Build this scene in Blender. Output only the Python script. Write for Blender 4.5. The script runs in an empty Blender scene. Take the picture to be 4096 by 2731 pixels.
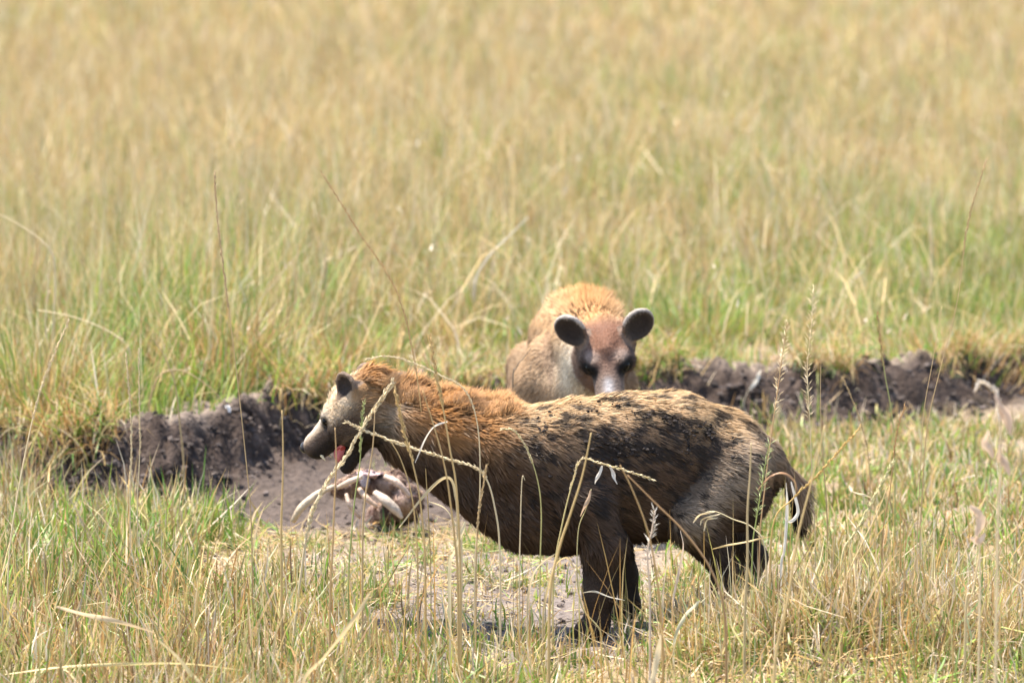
import bpy, math
import numpy as np
from mathutils import Vector

# ------------------------------------------------------------------ camera, sky, sun, exposure
scene = bpy.context.scene
col = scene.collection
CAM_Y, CAM_Z, PITCH, LENS = -12.0, 2.40, math.radians(7.45), 152.0
cd = bpy.data.cameras.new('camera'); cam = bpy.data.objects.new('camera', cd); col.objects.link(cam)
cam.location = (0, CAM_Y, CAM_Z); cam.rotation_euler = (math.pi/2 - PITCH, 0, 0)
cd.lens = LENS; cd.sensor_width = 36.0; cd.clip_start = 0.1; cd.clip_end = 4000
cd.dof.use_dof = True; cd.dof.focus_distance = 12.2; cd.dof.aperture_fstop = 3.3
scene.camera = cam
world = bpy.data.worlds.new('World'); scene.world = world; world.use_nodes = True
wn = world.node_tree.nodes; wl = world.node_tree.links
sky = wn.new('ShaderNodeTexSky'); sky.sky_type = 'NISHITA'; sky.sun_disc = False
SUN = Vector((-0.30, 0.15, 0.94)).normalized()
sky.sun_elevation = math.asin(SUN.z); sky.sun_rotation = math.atan2(SUN.x, SUN.y) % (2*math.pi)
bg = wn['Background']; bg.inputs['Strength'].default_value = 0.14
wl.new(sky.outputs['Color'], bg.inputs['Color'])
sl = bpy.data.lights.new('sun', 'SUN'); sl.energy = 4.6; sl.angle = math.radians(0.5); sl.color = (1.0, 0.93, 0.82)
so = bpy.data.objects.new('sun', sl); col.objects.link(so)
so.rotation_euler = SUN.to_track_quat('Z', 'Y').to_euler(); so.location = (0, 0, 20)
scene.view_settings.view_transform = 'Standard'; scene.view_settings.look = 'None'
scene.view_settings.gamma = 1.0; scene.view_settings.exposure = 1.58
scene.view_settings.use_curve_mapping = False
scene.render.engine = 'CYCLES'
scene.cycles.use_denoising = True
scene.cycles.max_bounces = 6; scene.cycles.diffuse_bounces = 3; scene.cycles.transmission_bounces = 4
scene.cycles.sample_clamp_indirect = 6.0

rng = np.random.default_rng(7)
FPX = LENS/36.0*4096.0
def at(px, py, Y):
    """the point of the upright plane y = Y that lies at this place of the photograph"""
    a = PITCH + math.atan((py - 1365.5)/FPX)
    d = Y - CAM_Y
    z = CAM_Z - d*math.tan(a)
    depth = d*math.cos(PITCH) + (CAM_Z - z)*math.sin(PITCH)
    return np.array([(px - 2048.0)/FPX*depth, Y, z])

# ------------------------------------------------------------------ numpy helpers
def hash3(ix, iy, iz):
    n = (ix.astype(np.int64)*374761393 + iy.astype(np.int64)*668265263 + iz.astype(np.int64)*2147483647) & 0xffffffff
    n = ((n ^ (n >> 13))*1274126177) & 0xffffffff
    n = ((n ^ (n >> 16))*2246822519) & 0xffffffff
    return ((n ^ (n >> 15)) & 0xffff)/65535.0
def vnoise(x, y, z=None):
    x = np.asarray(x, float); y = np.asarray(y, float)
    z = np.zeros_like(x) if z is None else np.asarray(z, float)
    x0, y0, z0 = np.floor(x), np.floor(y), np.floor(z)
    fx, fy, fz = x-x0, y-y0, z-z0
    fx = fx*fx*(3-2*fx); fy = fy*fy*(3-2*fy); fz = fz*fz*(3-2*fz)
    r = 0
    for dx in (0, 1):
        for dy in (0, 1):
            for dz in (0, 1):
                w = (fx if dx else 1-fx)*(fy if dy else 1-fy)*(fz if dz else 1-fz)
                r = r + w*hash3(x0+dx, y0+dy, z0+dz)
    return r*2-1
def fbm(x, y, z=None, o=4):
    r, a, s = 0, .5, 1.0
    for k in range(o):
        r = r + a*vnoise(x*s+17.3*k, y*s-9.1*k, None if z is None else z*s+3.7*k); a *= .5; s *= 2.03
    return r
def sstep(a, b, x):
    t = np.clip((x-a)/(b-a), 0, 1); return t*t*(3-2*t)
def box(x, a, b, s): return sstep(a-s, a+s, x)*(1-sstep(b-s, b+s, x))
def mixc(a, b, t): return a*(1-t)[:, None] + b*t[:, None]
C = lambda *a: np.array(a, float)

def make_mesh(name, V, F, cols=None, vecs=None, smooth=False):
    """F: (n,3) or (n,4) int array"""
    me = bpy.data.meshes.new(name)
    V = np.asarray(V, np.float32); F = np.asarray(F, np.int32)
    me.vertices.add(len(V)); me.vertices.foreach_set('co', V.ravel())
    k = F.shape[1]
    me.loops.add(F.size); me.loops.foreach_set('vertex_index', F.ravel())
    me.polygons.add(len(F))
    me.polygons.foreach_set('loop_start', np.arange(0, F.size, k, dtype=np.int32))
    me.polygons.foreach_set('use_smooth', np.full(len(F), smooth, dtype=bool))
    if cols is not None:
        a = me.color_attributes.new('Col', 'FLOAT_COLOR', 'POINT')
        c4 = np.ones((len(V), 4), np.float32); c4[:, :3] = cols; a.data.foreach_set('color', c4.ravel())
    if vecs is not None:
        a = me.attributes.new('skin_n', 'FLOAT_VECTOR', 'POINT'); a.data.foreach_set('vector', np.asarray(vecs, np.float32).ravel())
    me.update(); me.validate()
    return me
def link(name, me, mat, parent=None, loc=(0, 0, 0)):
    o = bpy.data.objects.new(name, me); col.objects.link(o); o.location = loc
    if me is not None and mat is not None: me.materials.append(mat)
    if parent is not None: o.parent = parent
    return o
def tag(o, label=None, cat=None, group=None, kind=None):
    if label: o['label'] = label
    if cat: o['category'] = cat
    if group: o['group'] = group
    if kind: o['kind'] = kind
    return o

# ------------------------------------------------------------------ materials
def new_mat(name):
    m = bpy.data.materials.new(name); m.use_nodes = True
    nt = m.node_tree; nt.nodes.clear()
    return m, nt, nt.nodes.new('ShaderNodeOutputMaterial')
def attr(nt, n, kind='Color'):
    a = nt.nodes.new('ShaderNodeAttribute'); a.attribute_name = n; return a.outputs[kind]
def leaf_material(name, trans=0.38, rough=0.45, spec=0.35):
    m, nt, out = new_mat(name)
    c = attr(nt, 'Col')
    p = nt.nodes.new('ShaderNodeBsdfPrincipled'); p.inputs['Roughness'].default_value = rough
    p.inputs['Specular IOR Level'].default_value = spec
    t = nt.nodes.new('ShaderNodeBsdfTranslucent'); mx = nt.nodes.new('ShaderNodeMixShader'); mx.inputs[0].default_value = trans
    nt.links.new(c, p.inputs['Base Color']); nt.links.new(c, t.inputs['Color'])
    nt.links.new(p.outputs[0], mx.inputs[1]); nt.links.new(t.outputs[0], mx.inputs[2]); nt.links.new(mx.outputs[0], out.inputs[0])
    return m
def fur_material(name):
    m, nt, out = new_mat(name)
    c = attr(nt, 'Col'); n = attr(nt, 'skin_n', 'Vector')
    d = nt.nodes.new('ShaderNodeBsdfDiffuse'); t = nt.nodes.new('ShaderNodeBsdfTranslucent')
    nt.links.new(c, d.inputs['Color']); nt.links.new(c, t.inputs['Color']); nt.links.new(n, d.inputs['Normal'])
    mx = nt.nodes.new('ShaderNodeMixShader'); mx.inputs[0].default_value = 0.30
    nt.links.new(d.outputs[0], mx.inputs[1]); nt.links.new(t.outputs[0], mx.inputs[2])
    g = nt.nodes.new('ShaderNodeBsdfGlossy'); g.inputs['Roughness'].default_value = 0.45
    g.inputs['Color'].default_value = (1, .9, .8, 1)
    m2 = nt.nodes.new('ShaderNodeMixShader'); m2.inputs[0].default_value = 0.012
    nt.links.new(mx.outputs[0], m2.inputs[1]); nt.links.new(g.outputs[0], m2.inputs[2]); nt.links.new(m2.outputs[0], out.inputs[0])
    return m
def col_material(name, rough=0.8, spec=0.2, bump=0.0, bscale=60, noise=0.0):
    m, nt, out = new_mat(name)
    c = attr(nt, 'Col')
    p = nt.nodes.new('ShaderNodeBsdfPrincipled'); p.inputs['Roughness'].default_value = rough; p.inputs['Specular IOR Level'].default_value = spec
    nt.links.new(p.outputs[0], out.inputs[0])
    if bump or noise:
        tc = nt.nodes.new('ShaderNodeTexCoord')
        nz = nt.nodes.new('ShaderNodeTexNoise'); nz.inputs['Scale'].default_value = bscale; nz.inputs['Detail'].default_value = 6
        nt.links.new(tc.outputs['Object'], nz.inputs['Vector'])
        if noise:
            mr = nt.nodes.new('ShaderNodeMapRange'); mr.inputs[1].default_value = .3; mr.inputs[2].default_value = .7
            mr.inputs[3].default_value = 1-noise; mr.inputs[4].default_value = 1+noise
            nt.links.new(nz.outputs['Fac'], mr.inputs[0])
            vm = nt.nodes.new('ShaderNodeVectorMath'); vm.operation = 'SCALE'
            nt.links.new(c, vm.inputs[0]); nt.links.new(mr.outputs[0], vm.inputs['Scale']); c = vm.outputs[0]
        if bump:
            b = nt.nodes.new('ShaderNodeBump'); b.inputs['Strength'].default_value = bump; b.inputs['Distance'].default_value = .02
            nt.links.new(nz.outputs['Fac'], b.inputs['Height']); nt.links.new(b.outputs[0], p.inputs['Normal'])
    nt.links.new(c, p.inputs['Base Color'])
    return m
M_GRASS = leaf_material('dry and green grass')
M_STALK = leaf_material('straw stalk', trans=.15)
M_FUR = fur_material('hyena fur')
M_SKIN = col_material('hyena skin', .75, .15, .3, 120, .15)
M_SOIL = col_material('soil', .95, .1, .9, 55, .28)
M_MUD = col_material('dried mud', .95, .0)
M_BONE = col_material('bone', .55, .35, .3, 90, .12)
M_FLESH = col_material('flesh', .6, .3, .5, 60, .25)
M_WET = col_material('wet eye and nose', .22, .12)

# ------------------------------------------------------------------ ground
BX = C(-6, -2.2, -1.75, -1.55, -1.15, -1.0, -.85, -.62, -.2, .3, .6, .95, 1.3, 1.6, 1.9, 2.4, 6)
BY = C(2.6, 2.6, 2.75, 2.35, 2.45, 2.75, 3.15, 3.5, 3.75, 3.85, 4.0, 4.05, 4.0, 4.3, 4.75, 5.2, 6.5)
BH = C(.05, .07, .11, .16, .18, .18, .19, .17, .15, .14, .14, .15, .17, .15, .09, .04, .0)
def bank_y(x): return np.interp(x, BX, BY) + .07*vnoise(x*3.1, x*0+4.2) + .03*vnoise(x*11, x*0+8)
def bank_h(x): return np.interp(x, BX, BH)
def ground_z(x, y, detail=True):
    x = np.asarray(x, float); y = np.asarray(y, float)
    z = .018*fbm(x*1.3, y*1.3, o=3)*sstep(-30, -3, y)
    z = z + .125*np.exp(-((x-.92)/.46)**2 - ((y+.40)/.40)**2)              # grassy hump at the right
    z = z - .05*np.exp(-((x+.75)/.5)**2 - ((y-2.2)/.6)**2)
    z = z + .05*np.exp(-((x+1.25)/.35)**2 - ((y-1.2)/.5)**2)
    yb = bank_y(x); h = bank_h(x)
    d = y - yb
    s = sstep(-.30, .16, d + .09*vnoise(x*3.3, y*3.3) + .03*vnoise(x*11, y*11))
    lip = np.exp(-((d-.12)/.16)**2)*.03
    z = z + s*h + lip*h/.22
    if detail:
        face = np.exp(-(d/.30)**2)*sstep(0, .05, h)
        floor = box(x, -1.25, .6, .15)*box(y, 1.9, 3.6, .3)
        clod = fbm(x*7, y*7, o=3)*.055 + np.abs(vnoise(x*15, y*15))*.055 + np.abs(vnoise(x*34+5, y*34))*.034 + np.abs(vnoise(x*70+5, y*70))*.012
        z = z + face*clod + floor*(.04*fbm(x*8, y*8, o=4)+.016*np.abs(vnoise(x*30, y*30)))
        z = z + .010*fbm(x*14, y*14, o=3)*box(y, -2, 4, .5)
    return z
def axis(fine0, fine1, step, ends):
    a = np.arange(fine0, fine1+step/2, step)
    lo = [-e for e in ends[0]][::-1]; return np.concatenate([ends[0][::-1], a, ends[1]])
gx = np.concatenate([C(-900, -400, -180, -90, -45, -24, -14, -9, -6, -4.5, -3.6, -3.0, -2.6), np.arange(-2.3, 2.301, .016), C(2.6, 3, 3.6, 4.5, 6, 9, 14, 24, 45, 90, 180, 400, 900)])
gy = np.concatenate([C(-200, -90, -40, -20, -13, -8, -5, -3.4, -2.6), np.arange(-2.2, 1.7, .03), np.arange(1.7, 5.6, .016), np.arange(5.65, 8, .1), C(8.5, 9.5, 11, 13, 16, 20, 26, 34, 45, 60, 80, 120, 200, 400, 900, 1800)])
GX, GY = np.meshgrid(gx, gy); gxf, gyf = GX.ravel(), GY.ravel()
gz = ground_z(gxf, gyf)
dd = gyf - bank_y(gxf); hh = bank_h(gxf)
fac = np.exp(-((dd+.06)/.30)**2)*sstep(0, .05, hh)*(np.abs(gxf) < 2.35)
gyo = gyf + fac*(.06*fbm(gxf*10, gz*16, gyf*6, o=3))
soil_d = C(.046, .033, .027); soil_l = C(.27, .21, .16); straw_g = C(.30, .22, .12)
n1 = fbm(gxf*2.5, gyf*2.5, o=4)
topdry = sstep(.02, .16, dd)*(1-sstep(.6, 1.3, dd))
floorm = box(gxf, -1.25, .6, .15)*box(gyf, 1.75, 3.6, .25)
bare = box(gxf, -.75, .40, .15)*box(gyf, -.45, 1.5, .2)*(.6+.4*sstep(-.5, -.1, gxf))
cg = mixc(np.tile(straw_g*.8, (len(gxf), 1)), np.tile(soil_l, (len(gxf), 1)), np.clip(.5+n1*1.2, 0, 1))
cg = mixc(cg, np.tile(C(.155, .130, .120), (len(gxf), 1)), bare*.92)
cg = mixc(cg, np.tile(C(.080, .062, .054), (len(gxf), 1)), floorm*.95)
n2 = fbm(gxf*16, gyf*16, gz*30, o=3)
soilf = mixc(np.tile(soil_d, (len(gxf), 1)), np.tile(C(.105, .078, .064), (len(gxf), 1)), sstep(.05, .5, n2))
cg = mixc(cg, soilf, np.clip(fac*1.25+.25*n1*fac, 0, 1))
cg = mixc(cg, np.tile(C(.27, .215, .175), (len(gxf), 1)), topdry*.75*(1-np.clip(fac, 0, 1)*.6))
nx, ny = len(gx), len(gy)
ii = (np.arange(ny-1)[:, None]*nx + np.arange(nx-1)[None, :]).ravel()
gme = make_mesh('ground', np.stack([gxf, gyo, gz], 1), np.stack([ii, ii+1, ii+nx+1, ii+nx], 1), cg, smooth=True)
ground = tag(link('ground', gme, M_SOIL), 'savanna ground with an eroded dark soil bank running across it', kind='structure')

# loose crumbs and clods of soil on and under the bank
def ico():
    t = (1+5**.5)/2
    v = np.array([(-1, t, 0), (1, t, 0), (-1, -t, 0), (1, -t, 0), (0, -1, t), (0, 1, t), (0, -1, -t), (0, 1, -t), (t, 0, -1), (t, 0, 1), (-t, 0, -1), (-t, 0, 1)])
    v /= np.linalg.norm(v[0])
    f = np.array([(0, 11, 5), (0, 5, 1), (0, 1, 7), (0, 7, 10), (0, 10, 11), (1, 5, 9), (5, 11, 4), (11, 10, 2), (10, 7, 6), (7, 1, 8), (3, 9, 4), (3, 4, 2), (3, 2, 6), (3, 6, 8), (3, 8, 9), (4, 9, 5), (2, 4, 11), (6, 2, 10), (8, 6, 7), (9, 8, 1)])
    return v, f
iv, if_ = ico()
def lumps(P, R, cols):
    n = len(P)
    q = rng.normal(size=(n, 12, 1))*.32 + 1
    V = iv[None]*q*R[:, None, None]*np.array([1.15, 1, .75])[None, None] + P[:, None]
    F = if_[None] + (np.arange(n)*12)[:, None, None]
    return V.reshape(-1, 3), F.reshape(-1, 3), np.repeat(cols, 12, 0)
n = 3600
cx = rng.uniform(-2.2, 2.2, n); off = rng.normal(-.12, .13, n)
cy = bank_y(cx)+off
k = bank_h(cx) > .05; cx, cy, off = cx[k], cy[k], off[k]
R = .003+.012*rng.random(len(cx))**4
m2 = 1500
fx_ = rng.uniform(-1.3, .5, m2); fy_ = rng.uniform(-.5, 3.3, m2)
cx = np.r_[cx, fx_]; cy = np.r_[cy, fy_]; R = np.r_[R, .003+.010*rng.random(m2)**3]
cz = ground_z(cx, cy)
cc = C(.085, .068, .060)*(rng.uniform(.6, 1.6, len(cx)))[:, None]
V, F, cc = lumps(np.stack([cx, cy, cz+R*.2], 1), R, cc)
tag(link('soil_crumbs', make_mesh('soil_crumbs', V, F, cc), M_SOIL), 'loose dark soil crumbs scattered on and under the bank', 'soil', kind='stuff')

# ------------------------------------------------------------------ grass
STRAW = [C(.64, .46, .215), C(.58, .39, .165), C(.68, .53, .30), C(.50, .31, .125), C(.66, .48, .23), C(.72, .60, .43)]
BROWN = [C(.40, .22, .08), C(.46, .26, .10), C(.30, .18, .09)]
GREEN = [C(.17, .30, .035), C(.24, .37, .050), C(.33, .36, .06), C(.11, .22, .040), C(.27, .40, .12)]
STRAW_NEAR = [C(.68, .53, .36), C(.60, .43, .22), C(.73, .61, .47), C(.52, .35, .16), C(.62, .42, .17), C(.66, .48, .27)]
def pick(pal, n):
    p = np.array(pal)[rng.integers(0, len(pal), n)]
    return p*rng.uniform(.78, 1.18, (n, 1))
def blades(P, H, lean, curl, W, cb, ct, nseg=3, az=None, kink=None):
    n = len(P)
    if az is None: az = rng.uniform(0, 2*np.pi, n)
    tw = rng.uniform(0, 2*np.pi, n)
    sd = np.stack([np.cos(tw), np.sin(tw), rng.normal(0, .25, n)], 1)
    a = np.stack([np.cos(az), np.sin(az), 0*az], 1)
    pts = [P]; p = P.copy()
    for s in range(nseg):
        th = lean + curl*(s+.5)/nseg
        if kink is not None and s >= max(1, nseg//2): th = th + kink
        p = p + (H/nseg)[:, None]*(np.sin(th)[:, None]*a + np.cos(th)[:, None]*C(0, 0, 1))
        pts.append(p)
    nv = 2*nseg+1
    V = np.empty((n, nv, 3)); K = np.empty((n, nv, 3))
    for s in range(nseg):
        w = W*(1-.55*(s/nseg))*.5
        t = s/nseg
        V[:, 2*s] = pts[s]-sd*w[:, None]; V[:, 2*s+1] = pts[s]+sd*w[:, None]
        K[:, 2*s] = K[:, 2*s+1] = cb*(1-t)+ct*t
    V[:, nv-1] = pts[-1]; K[:, nv-1] = ct
    f = []
    for s in range(nseg-1):
        b = 2*s; f += [(b, b+1, b+3), (b, b+3, b+2)]
    b = 2*(nseg-1); f.append((b, b+1, b+2))
    F = np.array(f)[None] + (np.arange(n)*nv)[:, None, None]
    return V.reshape(-1, 3), F.reshape(-1, 3), K.reshape(-1, 3)
class Bag:
    def __init__(s): s.V, s.F, s.K, s.n = [], [], [], 0
    def add(s, V, F, K): s.V.append(V); s.F.append(F+s.n); s.K.append(K); s.n += len(V)
    def mesh(s, name, **k): return make_mesh(name, np.concatenate(s.V), np.concatenate(s.F), np.concatenate(s.K), **k)
def scatter(n, x0, x1, y0, y1, clump=.0, cr=.05):
    m = max(1, int(n/clump)); c = np.stack([rng.uniform(x0, x1, m), rng.uniform(y0, y1, m)], 1)
    i = rng.integers(0, m, n); q = c[i] + rng.normal(0, cr, (n, 2))
    return q[:, 0], q[:, 1], i
def sow(bag, x, y, keep, hlo, hhi, green, w, leans=.30, curl=.6, nseg=3, brown=.12, kinkp=.15, flat=0.0, cid=None, pal=None):
    pal = STRAW if pal is None else pal
    k = rng.random(len(x)) < keep; x, y = x[k], y[k]
    cid = np.arange(len(k))[k] if cid is None else cid[k]
    nc_ = int(cid.max())+1 if len(cid) else 1
    cbri = rng.uniform(.62, 1.22, nc_)[cid]; caz = rng.uniform(0, 2*np.pi, nc_)[cid]; clean = rng.uniform(0, .45, nc_)[cid]**1.0; chh = rng.uniform(.62, 1.25, nc_)[cid]; cgr = rng.normal(0, .22, nc_)[cid]
    g = np.broadcast_to(green, k.shape)[k] if np.ndim(green) else np.full(len(x), green)
    lo = np.broadcast_to(hlo, k.shape)[k]; hi = np.broadcast_to(hhi, k.shape)[k]
    n = len(x)
    if n == 0: return
    P = np.stack([x, y, ground_z(x, y)-.008], 1)
    isg = rng.random(n) < np.where(g > .04, g+cgr, g); isb = (~isg) & (rng.random(n) < brown)
    ct = np.where(isg[:, None], pick(GREEN, n), np.where(isb[:, None], pick(BROWN, n), pick(pal, n)))
    gb = rng.random(n) < .35
    cb = np.where((isg | gb)[:, None], pick(GREEN, n), ct*.85)
    ct = np.where((isg & (rng.random(n) < .3))[:, None], pick(STRAW, n), ct)
    H = lo+(hi-lo)*rng.random(n)**1.3
    H = np.where(isg, H*.8, H)*chh
    ct = ct*cbri[:, None]; cb = cb*cbri[:, None]
    az = np.where(rng.random(n) < .6, caz+rng.normal(0, .5, n), rng.uniform(0, 2*np.pi, n))
    lean = np.abs(rng.normal(0, leans, n))+clean*.6; cu = rng.normal(.15, curl, n)
    fl = rng.random(n) < flat; lean = np.where(fl, rng.uniform(1.1, 1.5, n), lean); P[fl, 2] += rng.uniform(.01, .05, fl.sum())
    kink = np.where(rng.random(n) < kinkp, rng.uniform(.5, 2.0, n), 0)
    W = w*rng.uniform(.5, 1.4, n)*np.where(isg, 1.25, 1.0)
    bag.add(*blades(P, H, lean, cu, W, cb, ct, nseg, az=az, kink=kink))

# --- the meadow beyond the bank
mid = Bag()
def behind(x, y): return sstep(.02, .25, y-bank_y(x)-.03)
def field(n, y0, y1, hw0, hw1, w, nseg, clump, cr):
    y = y0+(y1-y0)*rng.random(n); hw = hw0+(hw1-hw0)*(y-y0)/(y1-y0)
    x = rng.uniform(-1, 1, n)*hw
    m = max(1, n//clump); i = rng.integers(0, m, n)
    return x[i]+rng.normal(0, cr, n), y[i]+rng.normal(0, cr, n), i
def meadow(bag, n, y0, y1, hw0, hw1, w, nseg, clump, cr, dens=1.0):
    x, y, cid = field(n, y0, y1, hw0, hw1, w, nseg, clump, cr)
    d = y-bank_y(x)
    pn = fbm(x*.9+3, y*.45, o=3)
    right = sstep(-.3, .5, x/np.maximum(1, (y+12)/14))
    near = 1-sstep(1.2, 4.5, d)
    # short green lawn right behind the bank at the right; taller tussocky straw at the left
    hmax = .16+.36*sstep(.2, 3.5, d)*(1-.35*right)+.24*(1-sstep(-1.0, -.4, x))*near + .10*pn
    g = np.clip(.20+.42*near*(.4+.6*right)+.55*pn - .26*sstep(4, 16, d) + .08*right + .09*(1-sstep(5, 9, d)), .03, .85)
    sow(bag, x, y, behind(x, y)*dens*(1-.35*topk(x, y)), .4*hmax, hmax, g, w, .20, .50, nseg, kinkp=.16, cid=cid)
def topk(x, y): return box(x, -1.45, -.95, .1)*(1-sstep(.35, .7, y-bank_y(x)))*1.9
meadow(mid, 46000, 2.2, 5.6, 3.3, 3.9, .0052, 3, 22, .045)
meadow(mid, 86000, 5.0, 10.5, 3.7, 5.0, .0056, 2, 24, .055)
def loose(bag, n, y0, y1, hw0, hw1, w):
    y = y0+(y1-y0)*rng.random(n); x = rng.uniform(-1, 1, n)*(hw0+(hw1-hw0)*(y-y0)/(y1-y0))
    k = y-bank_y(x) > .3; x, y = x[k], y[k]; m = len(x); c = pick([C(.72, .56, .30), C(.68, .48, .22), C(.74, .60, .40)], m)
    bag.add(*blades(np.stack([x, y, ground_z(x, y, False)+rng.uniform(0, .10, m)], 1), rng.uniform(.30, .60, m), np.abs(rng.normal(.35, .35, m)), rng.uniform(.2, 1.9, m), w*rng.uniform(.6, 1.3, m), c*.9, c, 3))
    f = m; j = rng.integers(0, m, f); c = pick([C(.68, .58, .47), C(.66, .52, .36), C(.68, .54, .42)], f)
    bag.add(*blades(np.stack([x[j]+rng.normal(0, .3, f), y[j]+rng.normal(0, .3, f), bank_h(x[j])+rng.uniform(.04, .36, f)], 1), rng.uniform(.02, .06, f), rng.uniform(0, 2.4, f), rng.normal(0, .6, f), w*rng.uniform(.6, 1.5, f), c, c, 2))
loose(mid, 800, 3.2, 10.5, 3.4, 5.0, .0062)
tag(link('meadow_grass', mid.mesh('meadow_grass'), M_GRASS), 'golden and green grass growing behind the soil bank', 'grass', kind='stuff')
far = Bag()
meadow(far, 112000, 10, 22, 5.0, 8.0, .0072, 2, 18, .07)
meadow(far, 112000, 21, 46, 7.6, 14, .012, 2, 18, .12)
meadow(far, 46000, 44, 85, 13, 24, .024, 2, 10, .25)
loose(far, 900, 10, 24, 5.0, 9.0, .008)
tag(link('distant_grass', far.mesh('distant_grass'), M_GRASS), 'blurred golden grassland stretching to the top of the picture', 'grass', kind='stuff')

n = 9000
x = rng.uniform(-2.3, 2.3, n); y = bank_y(x)+rng.normal(.10, .07, n)
k = rng.random(n) < sstep(-.15, .25, vnoise(x*4.2, x*0+1.5))*(bank_h(x) > .05); x, y = x[k], y[k]; n = len(x)
ct = np.where((rng.random(n) < .30)[:, None], pick(GREEN, n), pick(STRAW+BROWN, n))
over = Bag(); over.add(*blades(np.stack([x, y, ground_z(x, y)-.005], 1), rng.uniform(.06, .26, n), np.abs(rng.normal(.4, .3, n)), rng.uniform(.2, 2.2, n), rng.uniform(.003, .007, n), ct*.85, ct, 4, az=rng.normal(-np.pi/2, .8, n)))
tag(link('overhanging_grass', over.mesh('overhanging_grass'), M_GRASS), 'dry grass hanging over the lip of the soil bank', 'grass', kind='stuff')
# --- grass on the near side
near = Bag()
def patch(n, x0, x1, y0, y1, s, hlo, hhi, green, w, **k):
    cl = k.pop('clump', 8); cr = k.pop('cr', .035)
    x, y, cid = scatter(n, x0-.2, x1+.2, y0-.2, y1+.2, cl, cr)
    keep = box(x, x0, x1, s)*box(y, y0, y1, s)*(1-sstep(-.35, -.1, y-bank_y(x)))
    sow(near, x, y, keep, hlo, hhi, green, w, cid=cid, pal=STRAW_NEAR, **k)
patch(9500, -2.3, -.98, .55, 1.95, .10, .07, .26, .58, .0068, clump=20)                 # green clump left of the hollow
patch(1500, -1.25, -.85, 1.2, 1.9, .10, .10, .30, .85, .0075, leans=.5)
patch(19000, -2.3, -.40, -1.5, .65, .14, .06, .24, .36, .0062, brown=.35, clump=18)    # rough grass bottom left
patch(3500, -2.0, -.30, -2.6, -.9, .2, .10, .30, .25, .0050, brown=.3)       # out-of-focus foreground
patch(5200, -1.0, .0, .15, 1.75, .12, .02, .09, .20, .0058, leans=.8, flat=.35)   # straw litter
patch(6500, -.60, .10, -1.5, -.10, .08, .05, .18, .45, .0060, clump=14)
patch(3600, .05, .48, -1.5, -.34, .06, .04, .10, .45, .0058, clump=12)
patch(5200, -3.2, -1.52, 1.5, 2.6, .10, .12, .34, .40, .0062, brown=.3, clump=22)
patch(2600, -1.0, .42, .0, 1.7, .1, .03, .14, .75, .0062, leans=.6, clump=45, cr=.03)
patch(600, -.2, .45, -.3, 1.4, .1, .03, .12, .55, .0052)
patch(28000, .40, 2.3, -1.4, .75, .10, .04, .13, .48, .0066, leans=.6, flat=.25, clump=14)
patch(15000, .46, 2.3, -.62, .35, .10, .05, .18, .10, .0062, leans=.75, flat=.40, curl=1.0, clump=14)
patch(24000, .50, 2.4, .7, 3.95, .10, .05, .14, .50, .0078, leans=.45, clump=14)
patch(8500, .46, 1.6, -.62, -.06, .08, .08, .23, .16, .0062, leans=.55, flat=.15, curl=1.0, clump=16)
patch(4600, .50, 1.9, -.75, -.15, .12, .12, .30, .14, .0058, leans=.42, brown=.2, curl=1.0, kinkp=.35, clump=14, cr=.05)
patch(3000, 1.0, 2.4, -1.6, 1.4, .15, .12, .28, .22, .0048, brown=.4)
patch(2500, .2, 2.2, -2.6, -1.0, .2, .08, .22, .30, .0050, brown=.3)
patch(700, -.5, .8, 2.6, 3.6, .15, .03, .10, .6, .0052)
patch(300, -1.9, -.9, 2.5, 2.95, .06, .02, .06, .6, .0055)
x = rng.uniform(-1.6, 1.5, 420); y = rng.uniform(-1.4, .1, 420); m = len(x); c1 = pick([C(.58, .36, .12), C(.50, .28, .09), C(.62, .45, .20), C(.44, .38, .12)], m)
near.add(*blades(np.stack([x, y, ground_z(x, y)-.01], 1), rng.uniform(.16, .46, m), np.abs(rng.normal(.08, .12, m)), rng.normal(.15, .35, m), rng.uniform(.0028, .0050, m), c1, c1, 4))
tag(link('near_grass', near.mesh('near_grass'), M_GRASS), 'short green and straw grass around the near hyena', 'grass', kind='stuff')
# fallen straw lying on the ground
lit = Bag(); n = 15000
x = rng.uniform(-1.3, 2.2, n); y = rng.uniform(-1.0, 1.9, n)
kp = .5*box(x, -.95, .05, .12)*box(y, .1, 1.8, .15) + .30*box(x, -.1, .45, .1) + .7*box(x, .5, 2.2, .1)*box(y, -.9, .9, .15)
k = rng.random(n) < kp; x, y = x[k], y[k]; n = len(x)
c1 = pick(STRAW, n)
lit.add(*blades(np.stack([x, y, ground_z(x, y)+rng.uniform(.004, .03, n)], 1), rng.uniform(.03, .15, n), rng.uniform(1.25, 1.6, n), rng.normal(0, .2, n), rng.uniform(.002, .006, n), c1, c1*.9, 2))
tag(link('straw_litter', lit.mesh('straw_litter'), M_GRASS), 'flattened dry straw littering the bare ground', 'straw', kind='stuff')

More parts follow.
